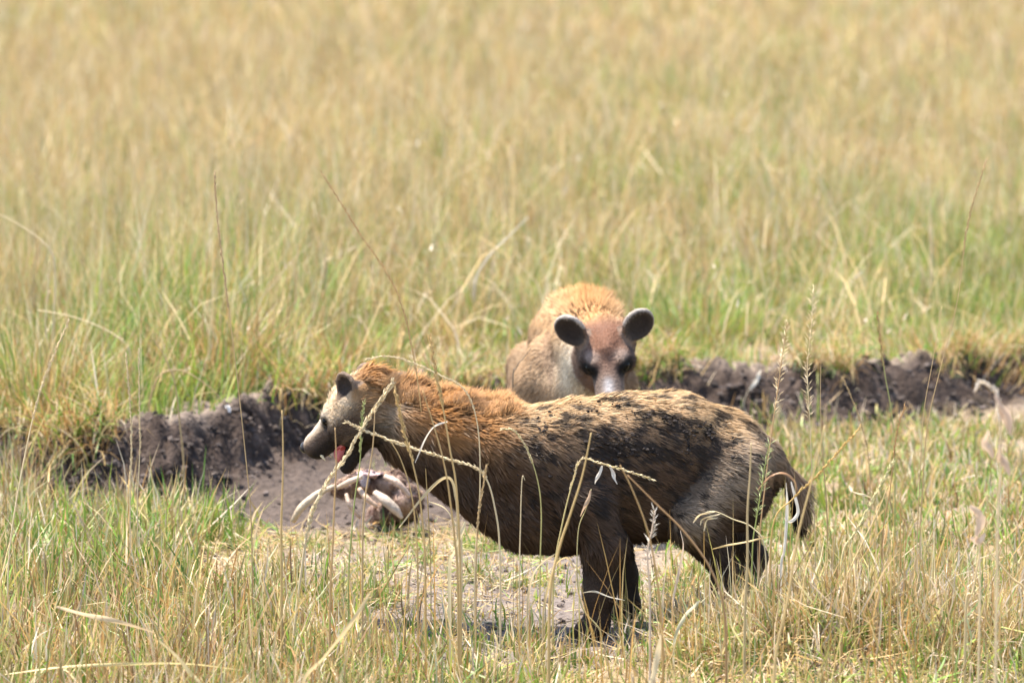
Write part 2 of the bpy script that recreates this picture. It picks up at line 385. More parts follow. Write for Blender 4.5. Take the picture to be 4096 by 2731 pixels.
# ------------------------------------------------------------------ implicit-surface modelling of the animals
def rcone(P, a, b, r1, r2):
    a = np.asarray(a, float); b = np.asarray(b, float); ba = b-a
    t = np.clip((P-a)@ba/(ba@ba), 0, 1)
    return np.linalg.norm(P-a-t[:, None]*ba, axis=1)-(r1+(r2-r1)*t)
def ell(P, c, r, R=None):
    q = P-np.asarray(c, float)
    if R is not None: q = q@np.asarray(R).T
    r = np.asarray(r, float)
    k0 = np.linalg.norm(q/r, axis=1); k1 = np.linalg.norm(q/(r*r), axis=1)
    return k0*(k0-1)/np.maximum(k1, 1e-9)
def smin(a, b, k):
    h = np.clip(.5+.5*(b-a)/k, 0, 1); return b*(1-h)+a*h-k*h*(1-h)
def smax(a, b, k): return -smin(-a, -b, k)
def surface_nets(fn, lo, hi, h):
    lo = np.asarray(lo, float); n = np.ceil((np.asarray(hi)-lo)/h).astype(int)+1
    ax = [lo[i]+h*np.arange(n[i]) for i in range(3)]
    G = np.stack(np.meshgrid(*ax, indexing='ij'), -1).reshape(-1, 3)
    D = np.empty(len(G), np.float64)
    for s in range(0, len(G), 400000): D[s:s+400000] = fn(G[s:s+400000])
    D = D.reshape(n)
    S = D < 0
    nc = n-1
    acc = np.zeros((*nc, 3)); cnt = np.zeros(nc)
    I = np.indices(nc).transpose(1, 2, 3, 0).astype(float)
    cor = lambda o: tuple(slice(o[i], o[i]+nc[i]) for i in range(3))
    for d in range(3):
        e = [i for i in range(3) if i != d]
        for u in (0, 1):
            for v in (0, 1):
                o0 = [0, 0, 0]; o0[e[0]] = u; o0[e[1]] = v; o1 = list(o0); o1[d] = 1
                A, B = D[cor(o0)], D[cor(o1)]; m = S[cor(o0)] != S[cor(o1)]
                t = np.where(m, A/np.where(m, A-B, 1), 0)
                p = np.array(o0, float)+np.zeros((*nc, 3)); p[..., d] += t
                acc += p*m[..., None]; cnt += m
    act = cnt > 0
    idx = -np.ones(nc, np.int64); idx[act] = np.arange(act.sum())
    V = lo+h*(I[act]+acc[act]/cnt[act][:, None])
    Q = []
    for d in range(3):
        e = [i for i in range(3) if i != d]
        sl0 = [slice(1, nc[0]), slice(1, nc[1]), slice(1, nc[2])]; sl0[d] = slice(0, nc[d])
        s0 = S[tuple(sl0)]; sl1 = list(sl0); sl1[d] = slice(1, nc[d]+1); s1 = S[tuple(sl1)]
        w = np.argwhere(s0 != s1)
        st = np.array([sl.start for sl in sl0]); c = w+st
        ins = s0[tuple(w.T)]
        def g(a, b):
            q = c.copy(); q[:, e[0]] -= a; q[:, e[1]] -= b; return idx[tuple(q.T)]
        q = np.stack([g(1, 1), g(0, 1), g(0, 0), g(1, 0)], 1)
        flip = ins if d != 1 else ~ins
        q[~flip] = q[~flip][:, ::-1]
        Q.append(q)
    Q = np.concatenate(Q); Q = Q[(Q >= 0).all(1)]
    return V, Q
def vnormals(V, Q):
    a = np.cross(V[Q[:, 2]]-V[Q[:, 0]], V[Q[:, 3]]-V[Q[:, 1]])
    N = np.zeros_like(V)
    for k in range(4): np.add.at(N, Q[:, k], a)
    return N/np.maximum(np.linalg.norm(N, axis=1, keepdims=True), 1e-12)
def relax(V, Q, it=2):
    for _ in range(it):
        s = np.zeros_like(V); c = np.zeros(len(V))
        for k in range(4):
            np.add.at(s, Q[:, k], V[Q[:, (k+1) % 4]]); np.add.at(c, Q[:, k], 1)
            np.add.at(s, Q[:, k], V[Q[:, (k+3) % 4]]); np.add.at(c, Q[:, k], 1)
        V = V*.5+.5*s/c[:, None]
    return V
unit = lambda v: np.asarray(v, float)/np.linalg.norm(v)
class Head:
    """head frame: f towards the nose, u up, s to the animal's left"""
    def __init__(h, o, f, up, scale=1.0, gape=0.0, en=(.92, .38, .04), eo=(-.05, .100, .074), ml=.142, mr=.045, es=1.0, jl=.13, tw=0.0, ew=.045):
        h.ew = ew
        h.es = es; h.jl = jl; h.tw = tw
        h.en = unit(en); h.eo = np.asarray(eo, float); h.ml = ml; h.mr = mr
        h.o = np.asarray(o, float); h.f = unit(f); up = np.asarray(up, float)
        h.s = unit(np.cross(up, h.f)); h.u = np.cross(h.f, h.s); h.k = scale; h.gape = gape
        h.R = np.stack([h.f, h.s, h.u])
    def w(h, f, s, u): return h.o + h.k*(h.f*f+h.s*s+h.u*u)
    def loc(h, P): return (P-h.o)@h.R.T/h.k
    def jaw(h, l, u):                                   # a point along the lower jaw
        c, s = math.cos(h.gape), math.sin(h.gape)
        return (-.015+l*c+u*s, -.035-l*s+u*c)
    def mask(h, P, r0, r1):
        q = P-h.o; t = np.clip(q@h.f, -.02*h.k, (h.ml+.01)*h.k)
        d = np.linalg.norm(q-t[:, None]*h.f, axis=1); cap = 1-sstep(r0, r1, d)
        return cap*sstep(-.13, -.05, q@h.f)
    def sdf(h, P):
        q = h.loc(P)
        qa = q.copy(); qa[:, 1] = np.abs(qa[:, 1])
        d = ell(q, (-.025, 0, .0), (.095, .064+.008*h.tw, .057+.009*h.tw))
        d = smin(d, rcone(q, (.030, 0, -.004), (h.ml, 0, -.022), .036+.27*h.mr+.009*h.tw, h.mr), .02+.01*h.tw)
        d = smin(d, ell(q, (h.ml+.010, 0, -.018), (.026, h.mr, h.mr*.76)), .015)       # nose pad
        d = smin(d, ell(qa, (-.045+.040*h.tw, .044+.008*h.tw, -.010-.018*h.tw), (.055+.023*h.tw, .036+.004*h.tw, .040+.018*h.tw)), .03)     # cheek
        d = smin(d, ell(qa, (-.045, .030+.010*h.tw, .020+.006*h.tw), (.062, .034+.006*h.tw, .036)), .03)     # temple
        d = smin(d, ell(qa, (.046, .040, .026), (.032, .018, .016)), .02)     # brow
        d = smin(d, rcone(q, (-.09, 0, .043+.012*h.tw), (.02, 0, .044+.014*h.tw), .020, .016), .03)  # crest
        if h.tw: d = smax(d, -ell(qa, (.070, h.ew+.004, .010), (.018, .013, .013)), .008)    # eye socket
        a, b = h.jaw(0, -.01), h.jaw(h.jl, 0.0)
        d = smin(d, rcone(q, (a[0], 0, a[1]), (b[0], 0, b[1]), .036, .020), .014 if h.gape else .04)
        if h.tw == 0: d = smin(d, ell(qa, (.028, .046, .004), (.036, .034, .040)), .012)   # cheekbone and eye front
        # round cupped ears
        en = h.en; eo = h.eo
        eu = unit(C(-.10, .12, 1.0)-en*((C(-.10, .12, 1.0))@en)); es = np.cross(eu, en)
        Re = np.stack([en, es, eu])
        ear = ell(qa, eo, (.018, .049*h.es, .058*h.es), Re)
        ear = smax(ear, -ell(qa, eo+en*.018, (.023, .043*h.es, .052*h.es), Re), .004)
        ear = smin(ear, rcone(qa, (-.06, .050, .026), eo-eu*.030*h.es-en*.028, .030, .017), .012)
        h.ear = (en, eo, Re)
        d = smin(d, ear, .012)
        return d*h.k
def fur(bag, V, Q, N, count, length, flow, lift, color, width=.0016, skipmask=None, seed=3, nseg=2, rough=.13, clump=.28):
    r = np.random.default_rng(seed)
    T = np.concatenate([Q[:, [0, 1, 2]], Q[:, [0, 2, 3]]])
    A = np.linalg.norm(np.cross(V[T[:, 1]]-V[T[:, 0]], V[T[:, 2]]-V[T[:, 0]]), axis=1)
    i = r.choice(len(T), count, p=A/A.sum())
    u, v = r.random(count), r.random(count); s = u+v > 1; u[s], v[s] = 1-u[s], 1-v[s]
    bl = lambda X: X[T[i, 0]]*(1-u-v)[:, None]+X[T[i, 1]]*u[:, None]+X[T[i, 2]]*v[:, None]
    P, n = bl(V), bl(N); n /= np.linalg.norm(n, axis=1, keepdims=True)
    L = length(P, n)*(r.uniform(.6, 1.25, count) if rough < .2 else r.uniform(.35, 1.35, count))
    if skipmask is not None:
        k = ~skipmask(P, n); P, n, L = P[k], n[k], L[k]
    k = L > .002; P, n, L = P[k], n[k], L[k]; m = len(P)
    f = flow(P, n) + clump*np.stack([vnoise(P[:, 0]*48+9*j, P[:, 1]*48, P[:, 2]*48) for j in range(3)], 1) + r.normal(0, rough, (m, 3))
    f -= n*(f*n).sum(1)[:, None]; f /= np.maximum(np.linalg.norm(f, axis=1, keepdims=True), 1e-6)
    li = lift(P, n)*r.uniform(.6, 1.4, m)
    if clump > .4: n_ = n+.22*np.stack([vnoise(P[:, 0]*55+9*j, P[:, 1]*55, P[:, 2]*55) for j in range(3)], 1)
    else: n_ = n
    d0 = f*np.cos(li*1.15)[:, None]+n_*np.sin(li*1.15)[:, None]
    d1 = f*np.cos(li*.8)[:, None]+n_*np.sin(li*.8)[:, None]-C(0, 0, .10)
    sd = np.cross(d0, n); sd /= np.maximum(np.linalg.norm(sd, axis=1, keepdims=True), 1e-6)
    sd = sd+n*r.normal(0, .35, m)[:, None]
    W = width*r.uniform(.6, 1.4, m)*np.clip(L/.02, .8, 1.8)
    p0 = P-n*.002; p1 = p0+d0*(L*.5)[:, None]; p2 = p1+d1*(L*.5)[:, None]
    Vv = np.stack([p0-sd*W[:, None]*.5, p0+sd*W[:, None]*.5, p1-sd*W[:, None]*.4, p1+sd*W[:, None]*.4, p2], 1)
    F = np.array([(0, 1, 3), (0, 3, 2), (2, 3, 4)])[None]+(np.arange(m)*5)[:, None, None]
    c = color(P, n)*r.uniform(.72, 1.28, m)[:, None]
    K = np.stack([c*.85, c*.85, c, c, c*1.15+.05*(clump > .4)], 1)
    nn = n+d0*.25; nn /= np.linalg.norm(nn, axis=1, keepdims=True)
    NN = np.repeat(nn[:, None], 5, 1)
    bag[0].append(Vv.reshape(-1, 3)); bag[1].append(F.reshape(-1, 3)+bag[4]); bag[2].append(K.reshape(-1, 3)); bag[3].append(NN.reshape(-1, 3))
    bag[4] += m*5
def fur_mesh(bag, name, base): return make_mesh(name, np.concatenate(bag[0])-base, np.concatenate(bag[1]), np.concatenate(bag[2]), np.concatenate(bag[3]))
def uvsphere(r, n=12, m=8, sc=(1, 1, 1)):
    V = [(0, 0, 1)]; F = []
    for i in range(1, m):
        for j in range(n):
            a, b = math.pi*i/m, 2*math.pi*j/n; V.append((math.sin(a)*math.cos(b), math.sin(a)*math.sin(b), math.cos(a)))
    V.append((0, 0, -1)); V = np.array(V)*r*np.array(sc)
    for j in range(n): F.append((0, 1+j, 1+(j+1) % n))
    for i in range(m-2):
        for j in range(n):
            a, b = 1+i*n+j, 1+i*n+(j+1) % n; F += [(a, a+n, b+n), (a, b+n, b)]
    for j in range(n): F.append((len(V)-1, 1+(m-2)*n+(j+1) % n, 1+(m-2)*n+j))
    return V, np.array(F)
def blob(name, pos, r, sc, colr, mat, parent, base, R=None, n=12, m=8):
    V, F = uvsphere(r, n, m, sc)
    if R is not None: V = V@np.asarray(R)
    o = link(name, make_mesh(name, V, F, np.tile(colr, (len(V), 1)), smooth=True), mat, parent)
    o.location = tuple(np.asarray(pos)-base); return o
def tube_arrays(P, R, k=8, cap=True):
    P = np.asarray(P, float); n = len(P); R = np.broadcast_to(R, n)
    T = np.gradient(P, axis=0); T /= np.linalg.norm(T, axis=1, keepdims=True)
    a = np.cross(T[0], C(.3, .2, 1)); a /= np.linalg.norm(a); V = []
    for i in range(n):
        a = a-T[i]*(a@T[i]); a /= np.linalg.norm(a); b = np.cross(T[i], a)
        for j in range(k):
            t = 2*math.pi*j/k; V.append(P[i]+R[i]*(math.cos(t)*a+math.sin(t)*b))
    F = []
    for i in range(n-1):
        for j in range(k):
            p, q = i*k+j, i*k+(j+1) % k; F += [(p, q, q+k), (p, q+k, p+k)]
    V.append(P[0]); V.append(P[-1])
    for j in range(k): F += [(n*k, (j+1) % k, j), (n*k+1, (n-1)*k+j, (n-1)*k+(j+1) % k)]
    return np.array(V), np.array(F)
def spline(P, n):
    P = [np.asarray(p, float) for p in P]; P = [2*P[0]-P[1]]+P+[2*P[-1]-P[-2]]
    out = []; m = len(P)-3
    for t in np.linspace(0, m, n):
        i = min(int(t), m-1); u = t-i; a, b, c, d = P[i:i+4]
        out.append(.5*((2*b)+(-a+c)*u+(2*a-5*b+4*c-d)*u*u+(-a+3*b-3*c+d)*u**3))
    return np.array(out)
def head_features(H, root, base, tongue=False):
    for s in (-1, 1):
        blob('eye', H.w(.064-.006*(H.tw == 0), s*(H.ew+.003), .014+.002*(H.tw == 0)), (.0125+.004*(H.tw == 0))*H.k, (1, 1, 1), C(.004, .003, .003), M_WET, root, base)
    blob('nose', H.w(H.ml+.033, 0, -.009), .021*H.k*H.mr/.038, (.75, 1.15, .8), C(.03, .028, .03), M_WET, root, base, H.R)
    if tongue:
        a, b = H.jaw(.05, .026), H.jaw(.140, .026)
        V, F = tube_arrays(spline([H.w(a[0], 0, a[1]), H.w((a[0]+b[0])/2, 0, (a[1]+b[1])/2+.008), H.w(b[0], 0, b[1])], 9), C(.020, .024, .025, .025, .024, .023, .021, .017, .008))
        link('tongue', make_mesh('tongue', V-base, F, np.tile(C(.50, .15, .17), (len(V), 1)), smooth=True), M_FLESH, root)
        a, b = H.jaw(.02, .03), H.jaw(.02, .03)
        blob('meat_scrap', H.w(.085, .0, -.060), .026, (1.1, .9, .6), C(.36, .05, .045), M_FLESH, root, base, H.R)
        for s in (-1, 1):
            t0, t1 = H.w(.140, s*.022, -.040), H.w(.138, s*.020, -.066)
            V, F = tube_arrays(spline([t0, t1], 4), C(.006, .005, .0035, .001), 6)
            link('tooth', make_mesh('tooth', V-base, F, np.tile(C(.75, .68, .5), (len(V), 1)), smooth=True), M_BONE, root)

def ramp(x, xs, ys): return np.interp(x, xs, ys)

# ------------------------------------------------------------------ near hyena, seen from the side
def plane(px, py, Y): return at(px, py, Y)
def build_near_hyena():
    HY = lambda px, py, y: at(px, py, y)
    Hd = Head(at(1424, 1640, .20), unit((-.775, .30, -.555)), (-.35, .1, .93), 1.12, gape=math.radians(31), en=(.42, .90, .10), eo=(-.045, .076, .058), ml=.140, mr=.036, es=.72, jl=.140, tw=1.0)
    spine = [(-.40, .20, .600), (-.28, .16, .575), (-.14, .10, .545), (.02, .04, .500), (.16, .03, .495), (.32, .06, .505), (.46, .10, .515), (.58, .14, .485), (.68, .17, .455)]
    rad = [(.078), (.088), (.104), (.131), (.155), (.160), (.150), (.130), (.095)]
    def sdf(P):
        d = None
        for i in range(len(spine)-1):
            e = rcone(P, spine[i], spine[i+1], rad[i], rad[i+1]); d = e if d is None else smin(d, e, .035)
        d = smin(d, ell(P, (.14, .03, .40), (.17, .125, .18)), .06)            # chest
        d = smin(d, ell(P, (.36, .07, .40), (.20, .125, .15)), .06)            # belly
        d = smin(d, rcone(P, (-.30, .16, .52), (.03, .05, .34), .065, .11), .06)   # throat to breast
        d = smin(d, ell(P, (.20, -.082, .47), (.080, .055, .155)), .028)          # near shoulder
        d = smin(d, ell(P, (.62, .025, .43), (.115, .075, .14)), .045)
        d = smin(d, rcone(P, (.655, .01, .475), (.515, -.03, .335), .070, .062), .03)           # near thigh
        d = smin(d, ell(P, (.62, .24, .42), (.12, .065, .15)), .05)
        def leg(pts, rs, k=.03):
            nonlocal d
            for j in range(len(pts)-1): d = smin(d, rcone(P, pts[j], pts[j+1], rs[j], rs[j+1]), k)
        leg([(.20, -.09, .40), (.255, -.10, .27), (.245, -.10, .14), (.238, -.10, .045), (.208, -.105, .026)], [.078, .060, .045, .033, .037], .024)   # near fore
        leg([(.20, .13, .40), (.29, .15, .27), (.325, .16, .14), (.338, .16, .05), (.310, .16, .026)], [.070, .046, .033, .028, .032], .022)             # far fore
        leg([(.60, .02, .40), (.515, -.02, .325), (.60, -.01, .185), (.575, -.01, .06), (.54, -.01, .028)], [.100, .070, .036, .028, .034], .022)         # near hind
        leg([(.62, .25, .40), (.60, .27, .30), (.70, .26, .17), (.67, .26, .06), (.635, .26, .026)], [.10, .066, .034, .028, .032], .022)              # far hind
        t = spline([(.70, .17, .47), (.755, .16, .450), (.800, .15, .405), (.822, .15, .345), (.822, .15, .285)], 9)
        tr = [.045, .034, .026, .022, .021, .021, .020, .016, .008]
        for j in range(8): d = smin(d, rcone(P, t[j], t[j+1], tr[j], tr[j+1]), .015)
        d = smin(d, Hd.sdf(P), .035)
        return d
    V, Q = surface_nets(sdf, (-.72, -.27, -.02), (.96, .42, .84), .0075)
    V = relax(V, Q, 2); N = vnormals(V, Q)
    base = C(.25, 0, 0)
    def headw(P): return Hd.mask(P, .115, .17)
    sp = np.array(spine)
    def topline(P): return np.interp(P[:, 0], sp[:, 0], sp[:, 2]+np.array(rad))
    def color(P, n):
        m = len(P); x, z = P[:, 0], P[:, 2]
        up = sstep(-.20, .0, z-topline(P)+.03*fbm(x*9, P[:, 1]*9, z*9))  # upper coat painted paler as its lit half, darker below
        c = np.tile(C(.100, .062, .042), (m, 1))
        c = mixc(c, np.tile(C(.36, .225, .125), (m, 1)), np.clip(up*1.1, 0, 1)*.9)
        mot = sstep(-.05, .30, fbm(x*34, P[:, 1]*34, z*44, o=3)); c = mixc(c, np.tile(C(.085, .056, .040), (m, 1)), mot*.75*sstep(.22, .4, z))
        neck = 1-sstep(-.12, .06, x)
        c = mixc(c, np.tile(C(.42, .205, .070), (m, 1)), sstep(-.17, -.02, z-topline(P)+.05*fbm(x*25, P[:, 1]*25, z*25, o=2))*neck*(1-.6*mot))
        c = mixc(c, np.tile(C(.48, .325, .18), (m, 1)), sstep(-.075, -.012, z-topline(P))*(1-neck)*.95)
        # sunlit thigh ridge painted pale, dried black mud on the flank, dark legs
        ta, tb = np.array([.70, .535]), np.array([.485, .325]); pq = np.stack([x, z], 1)-ta; tt = np.clip(pq@(tb-ta)/((tb-ta)@(tb-ta)), 0, 1)
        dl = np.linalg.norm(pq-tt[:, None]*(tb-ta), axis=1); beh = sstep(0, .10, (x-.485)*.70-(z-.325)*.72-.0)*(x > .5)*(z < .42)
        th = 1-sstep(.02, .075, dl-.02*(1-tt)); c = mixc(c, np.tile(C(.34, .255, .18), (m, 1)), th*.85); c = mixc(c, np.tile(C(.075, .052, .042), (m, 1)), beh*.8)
        mud = sstep(.0, .22, fbm(x*42, P[:, 1]*42, z*54, o=3)*1.7+.60*np.exp(-((x-.34)/.22)**2-((z-.565)/.085)**2)+.2*np.exp(-((x-.12)/.08)**2-((z-.59)/.05)**2)-.27)*(x > -.02)*(z > .30)
        c = mixc(c, np.tile(C(.028, .022, .020), (m, 1)), np.clip(mud, 0, .88))
        spot = 0*sstep(.22, .34, vnoise(x*19+5, P[:, 1]*19, z*19))*(x > -.1)*(x < .75)
        c = mixc(c, c*.45, spot*.6)
        leg = 1-sstep(.20, .34, z); c = mixc(c, np.tile(C(.055, .036, .026), (m, 1)), leg*.85)
        tail = sstep(.72, .78, x); c = mixc(c, np.tile(C(.30, .205, .135), (m, 1)), tail); c = mixc(c, np.tile(C(.012, .010, .009), (m, 1)), tail*np.clip((1-sstep(.27, .36, z))+sstep(.3, -.3, n[:, 0]-.4)*0+(n[:, 0] < -.25)*1.0, 0, 1))  # black tip; outer side painted tan as if lit, inner side black
        # head
        hw = headw(P); q = Hd.loc(P)
        face = mixc(np.tile(C(.13, .088, .062), (m, 1)), np.tile(C(.68, .53, .37), (m, 1)), sstep(-.022, .022, q[:, 2]))  # sunlight on the upper face painted in as pale tan
        face = mixc(face, np.tile(C(.30, .175, .085), (m, 1)), (1-sstep(-.07, -.01, q[:, 0]))*.85)
        mz = sstep(.035, .08, q[:, 0]); rel = q[:, 2]+.004+.12*(q[:, 0]-.03)  # muzzle: lit bridge painted pale, brown sides darkened with painted shade
        face = mixc(face, np.tile(C(.12, .082, .062), (m, 1)), mz*(1-sstep(.004, .026, rel)))
        face = mixc(face, np.tile(C(.60, .52, .44), (m, 1)), mz*sstep(.018, .032, rel)*.85)
        face = mixc(face, np.tile(C(.028, .022, .022), (m, 1)), sstep(.03, .09, q[:, 0])*(1-sstep(-.020, -.002, rel)))
        ey = np.exp(-(((q[:, 0]-.070)/.020)**2+((np.abs(q[:, 1])-.047)/.02)**2+((q[:, 2]-.010)/.013)**2)); face = mixc(face, np.tile(C(.03, .022, .018), (m, 1)), np.clip(ey*1.6, 0, 1))
        jl = (q[:, 2] < -.06)*1.0; face = mixc(face, np.tile(C(.03, .022, .02), (m, 1)), jl*.85)
        qa = q.copy(); qa[:, 1] = np.abs(qa[:, 1]); en, eo, Re = Hd.ear
        e = (qa-eo)@Re.T; ear = (np.linalg.norm(e[:, 1:], axis=1) < .049)*(np.abs(e[:, 0]) < .03)*(q[:, 2] > .04)
        face = np.where((ear > 0)[:, None], np.where((e[:, 1]**2+e[:, 2]**2 < .027**2)[:, None], C(.055, .04, .034), C(.27, .19, .135)), face)
        c = mixc(c, face, np.maximum(hw, (ear > 0)*1.0))
        ck = np.exp(-(np.linalg.norm(P-(Hd.o+C(.105, -.085, .0)), axis=1)/.055)**2); c = mixc(c, np.tile(C(.48, .38, .27), (m, 1)), ck*.8)
        return c*(1+.35*fbm(x*40, P[:, 1]*40, z*40, o=2))[:, None]
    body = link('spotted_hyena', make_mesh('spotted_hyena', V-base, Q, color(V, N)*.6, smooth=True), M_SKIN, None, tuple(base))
    tag(body, 'muddy brown hyena in side view with raised orange mane and open mouth', 'hyena', 'hyenas')
    def flow(P, n):
        x, z = P[:, 0], P[:, 2]
        f = np.tile(C(1, 0, -.45), (len(P), 1)); leg = 1-sstep(.22, .34, z)
        f = mixc(f, np.tile(C(.15, 0, -1), (len(P), 1)), leg)
        tail = sstep(.74, .79, x); f = mixc(f, np.tile(C(.1, 0, -1), (len(P), 1)), tail)
        return mixc(f, np.tile(-Hd.f*1.0+C(0, 0, -.1), (len(P), 1)), headw(P))
    def length(P, n):
        x, z = P[:, 0], P[:, 2]
        L = .034+.016*vnoise(x*14, P[:, 1]*14, z*14)
        L = L*(1-.68*(1-sstep(.16, .32, z)))+.014*(1-sstep(-.1, .1, x))*sstep(-.2, -.04, z-topline(P))
        L = L+.010*sstep(.75, .80, x)
        q = Hd.loc(P); hw = headw(P)
        L = L*(1-hw)+hw*(.020-.010*sstep(.03, .12, q[:, 0]))
        en, eo, Re = Hd.ear; qa = q.copy(); qa[:, 1] = np.abs(qa[:, 1]); e = (qa-eo)@Re.T
        L = np.where((np.linalg.norm(e[:, 1:], axis=1) < .049) & (np.abs(e[:, 0]) < .03), .006, L)
        return L
    def skip(P, n):
        q = Hd.loc(P); qa = np.abs(q[:, 1])
        eye = np.linalg.norm(np.stack([q[:, 0]-.07, qa-.047, q[:, 2]-.010], 1), axis=1) < .017
        nose = q[:, 0] > .160
        mouth = (q[:, 0] > .02) & (q[:, 2] < -.05) & (n@Hd.u < -.3) & (q[:, 2] > -.075)
        return eye | (nose & (np.linalg.norm(q, axis=1) < .22)) | mouth
    bag = [[], [], [], [], 0]
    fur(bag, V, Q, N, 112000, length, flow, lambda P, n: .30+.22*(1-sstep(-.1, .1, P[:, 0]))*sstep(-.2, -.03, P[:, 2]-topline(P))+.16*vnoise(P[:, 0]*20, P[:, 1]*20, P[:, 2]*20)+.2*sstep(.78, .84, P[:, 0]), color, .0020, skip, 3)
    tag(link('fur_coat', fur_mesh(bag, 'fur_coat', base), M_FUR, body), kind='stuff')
    # raised mane along the neck
    bag = [[], [], [], [], 0]
    k = (V[:, 2] > topline(V)-.065) & (V[:, 2] < topline(V)+.02) & (V[:, 0] > -.43) & (V[:, 0] < .05) & (np.linalg.norm(V-Hd.o, axis=1) > .075) & (np.abs(V[:, 1]-np.interp(V[:, 0], sp[:, 0], sp[:, 1])) < .085)
    def mlen(P, n): return ramp(P[:, 0], [-.44, -.36, -.25, -.10, -.02, .04], [.026, .044, .052, .050, .044, .014])*(.25+.75*sstep(-.085, -.012, P[:, 2]-topline(P)))*(.75+.6*vnoise(P[:, 0]*25, P[:, 1]*25, P[:, 2]*25))
    Qm = Q[k[Q].all(1)]
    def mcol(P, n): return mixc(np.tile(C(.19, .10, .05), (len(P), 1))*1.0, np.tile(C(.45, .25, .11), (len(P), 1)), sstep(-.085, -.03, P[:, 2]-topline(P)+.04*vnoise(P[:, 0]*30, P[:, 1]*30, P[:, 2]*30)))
    def mcol0(P, n): return mixc(np.tile(C(.50, .225, .065), (len(P), 1)), np.tile(C(.66, .36, .13), (len(P), 1)), np.clip(.5+fbm(P[:, 0]*25, P[:, 1]*25, P[:, 2]*25, o=2), 0, 1))
    mane_skip = lambda P, n: np.random.default_rng(2).random(len(P)) > .05+.95*sstep(-.065, -.018, P[:, 2]-topline(P)+.03*vnoise(P[:, 0]*40, P[:, 1]*40, P[:, 2]*40))
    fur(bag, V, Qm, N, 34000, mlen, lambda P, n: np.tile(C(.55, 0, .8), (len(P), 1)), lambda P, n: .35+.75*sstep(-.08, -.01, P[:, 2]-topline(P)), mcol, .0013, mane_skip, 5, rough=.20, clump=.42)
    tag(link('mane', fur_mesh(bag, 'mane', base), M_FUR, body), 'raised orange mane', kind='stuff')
    # clods of dried mud caught in the coat of the flank
    r = np.random.default_rng(21); i = r.integers(0, len(V), 60000); P = V[i]; n = N[i]
    w = np.exp(-((P[:, 0]-.34)/.20)**2-((P[:, 2]-.560)/.055)**2)+.5*np.exp(-((P[:, 0]-.12)/.09)**2-((P[:, 2]-.55)/.06)**2)
    k = (r.random(len(P)) < .30*w*(vnoise(P[:, 0]*22, P[:, 1]*22, P[:, 2]*30) > .0)) & (n[:, 1] < -.25); P = P[k]+n[k]*.010; m = len(P)
    Vm, Fm, Km = lumps(P, r.uniform(.002, .0062, m), C(.030, .025, .023)*r.uniform(.6, 1.6, m)[:, None])
    tag(link('dried_mud', make_mesh('dried_mud', Vm-base, Fm, Km), M_MUD, body), 'crumbs of dark dried mud stuck in the coat', kind='stuff')
    head_features(Hd, body, base, tongue=True)
build_near_hyena()

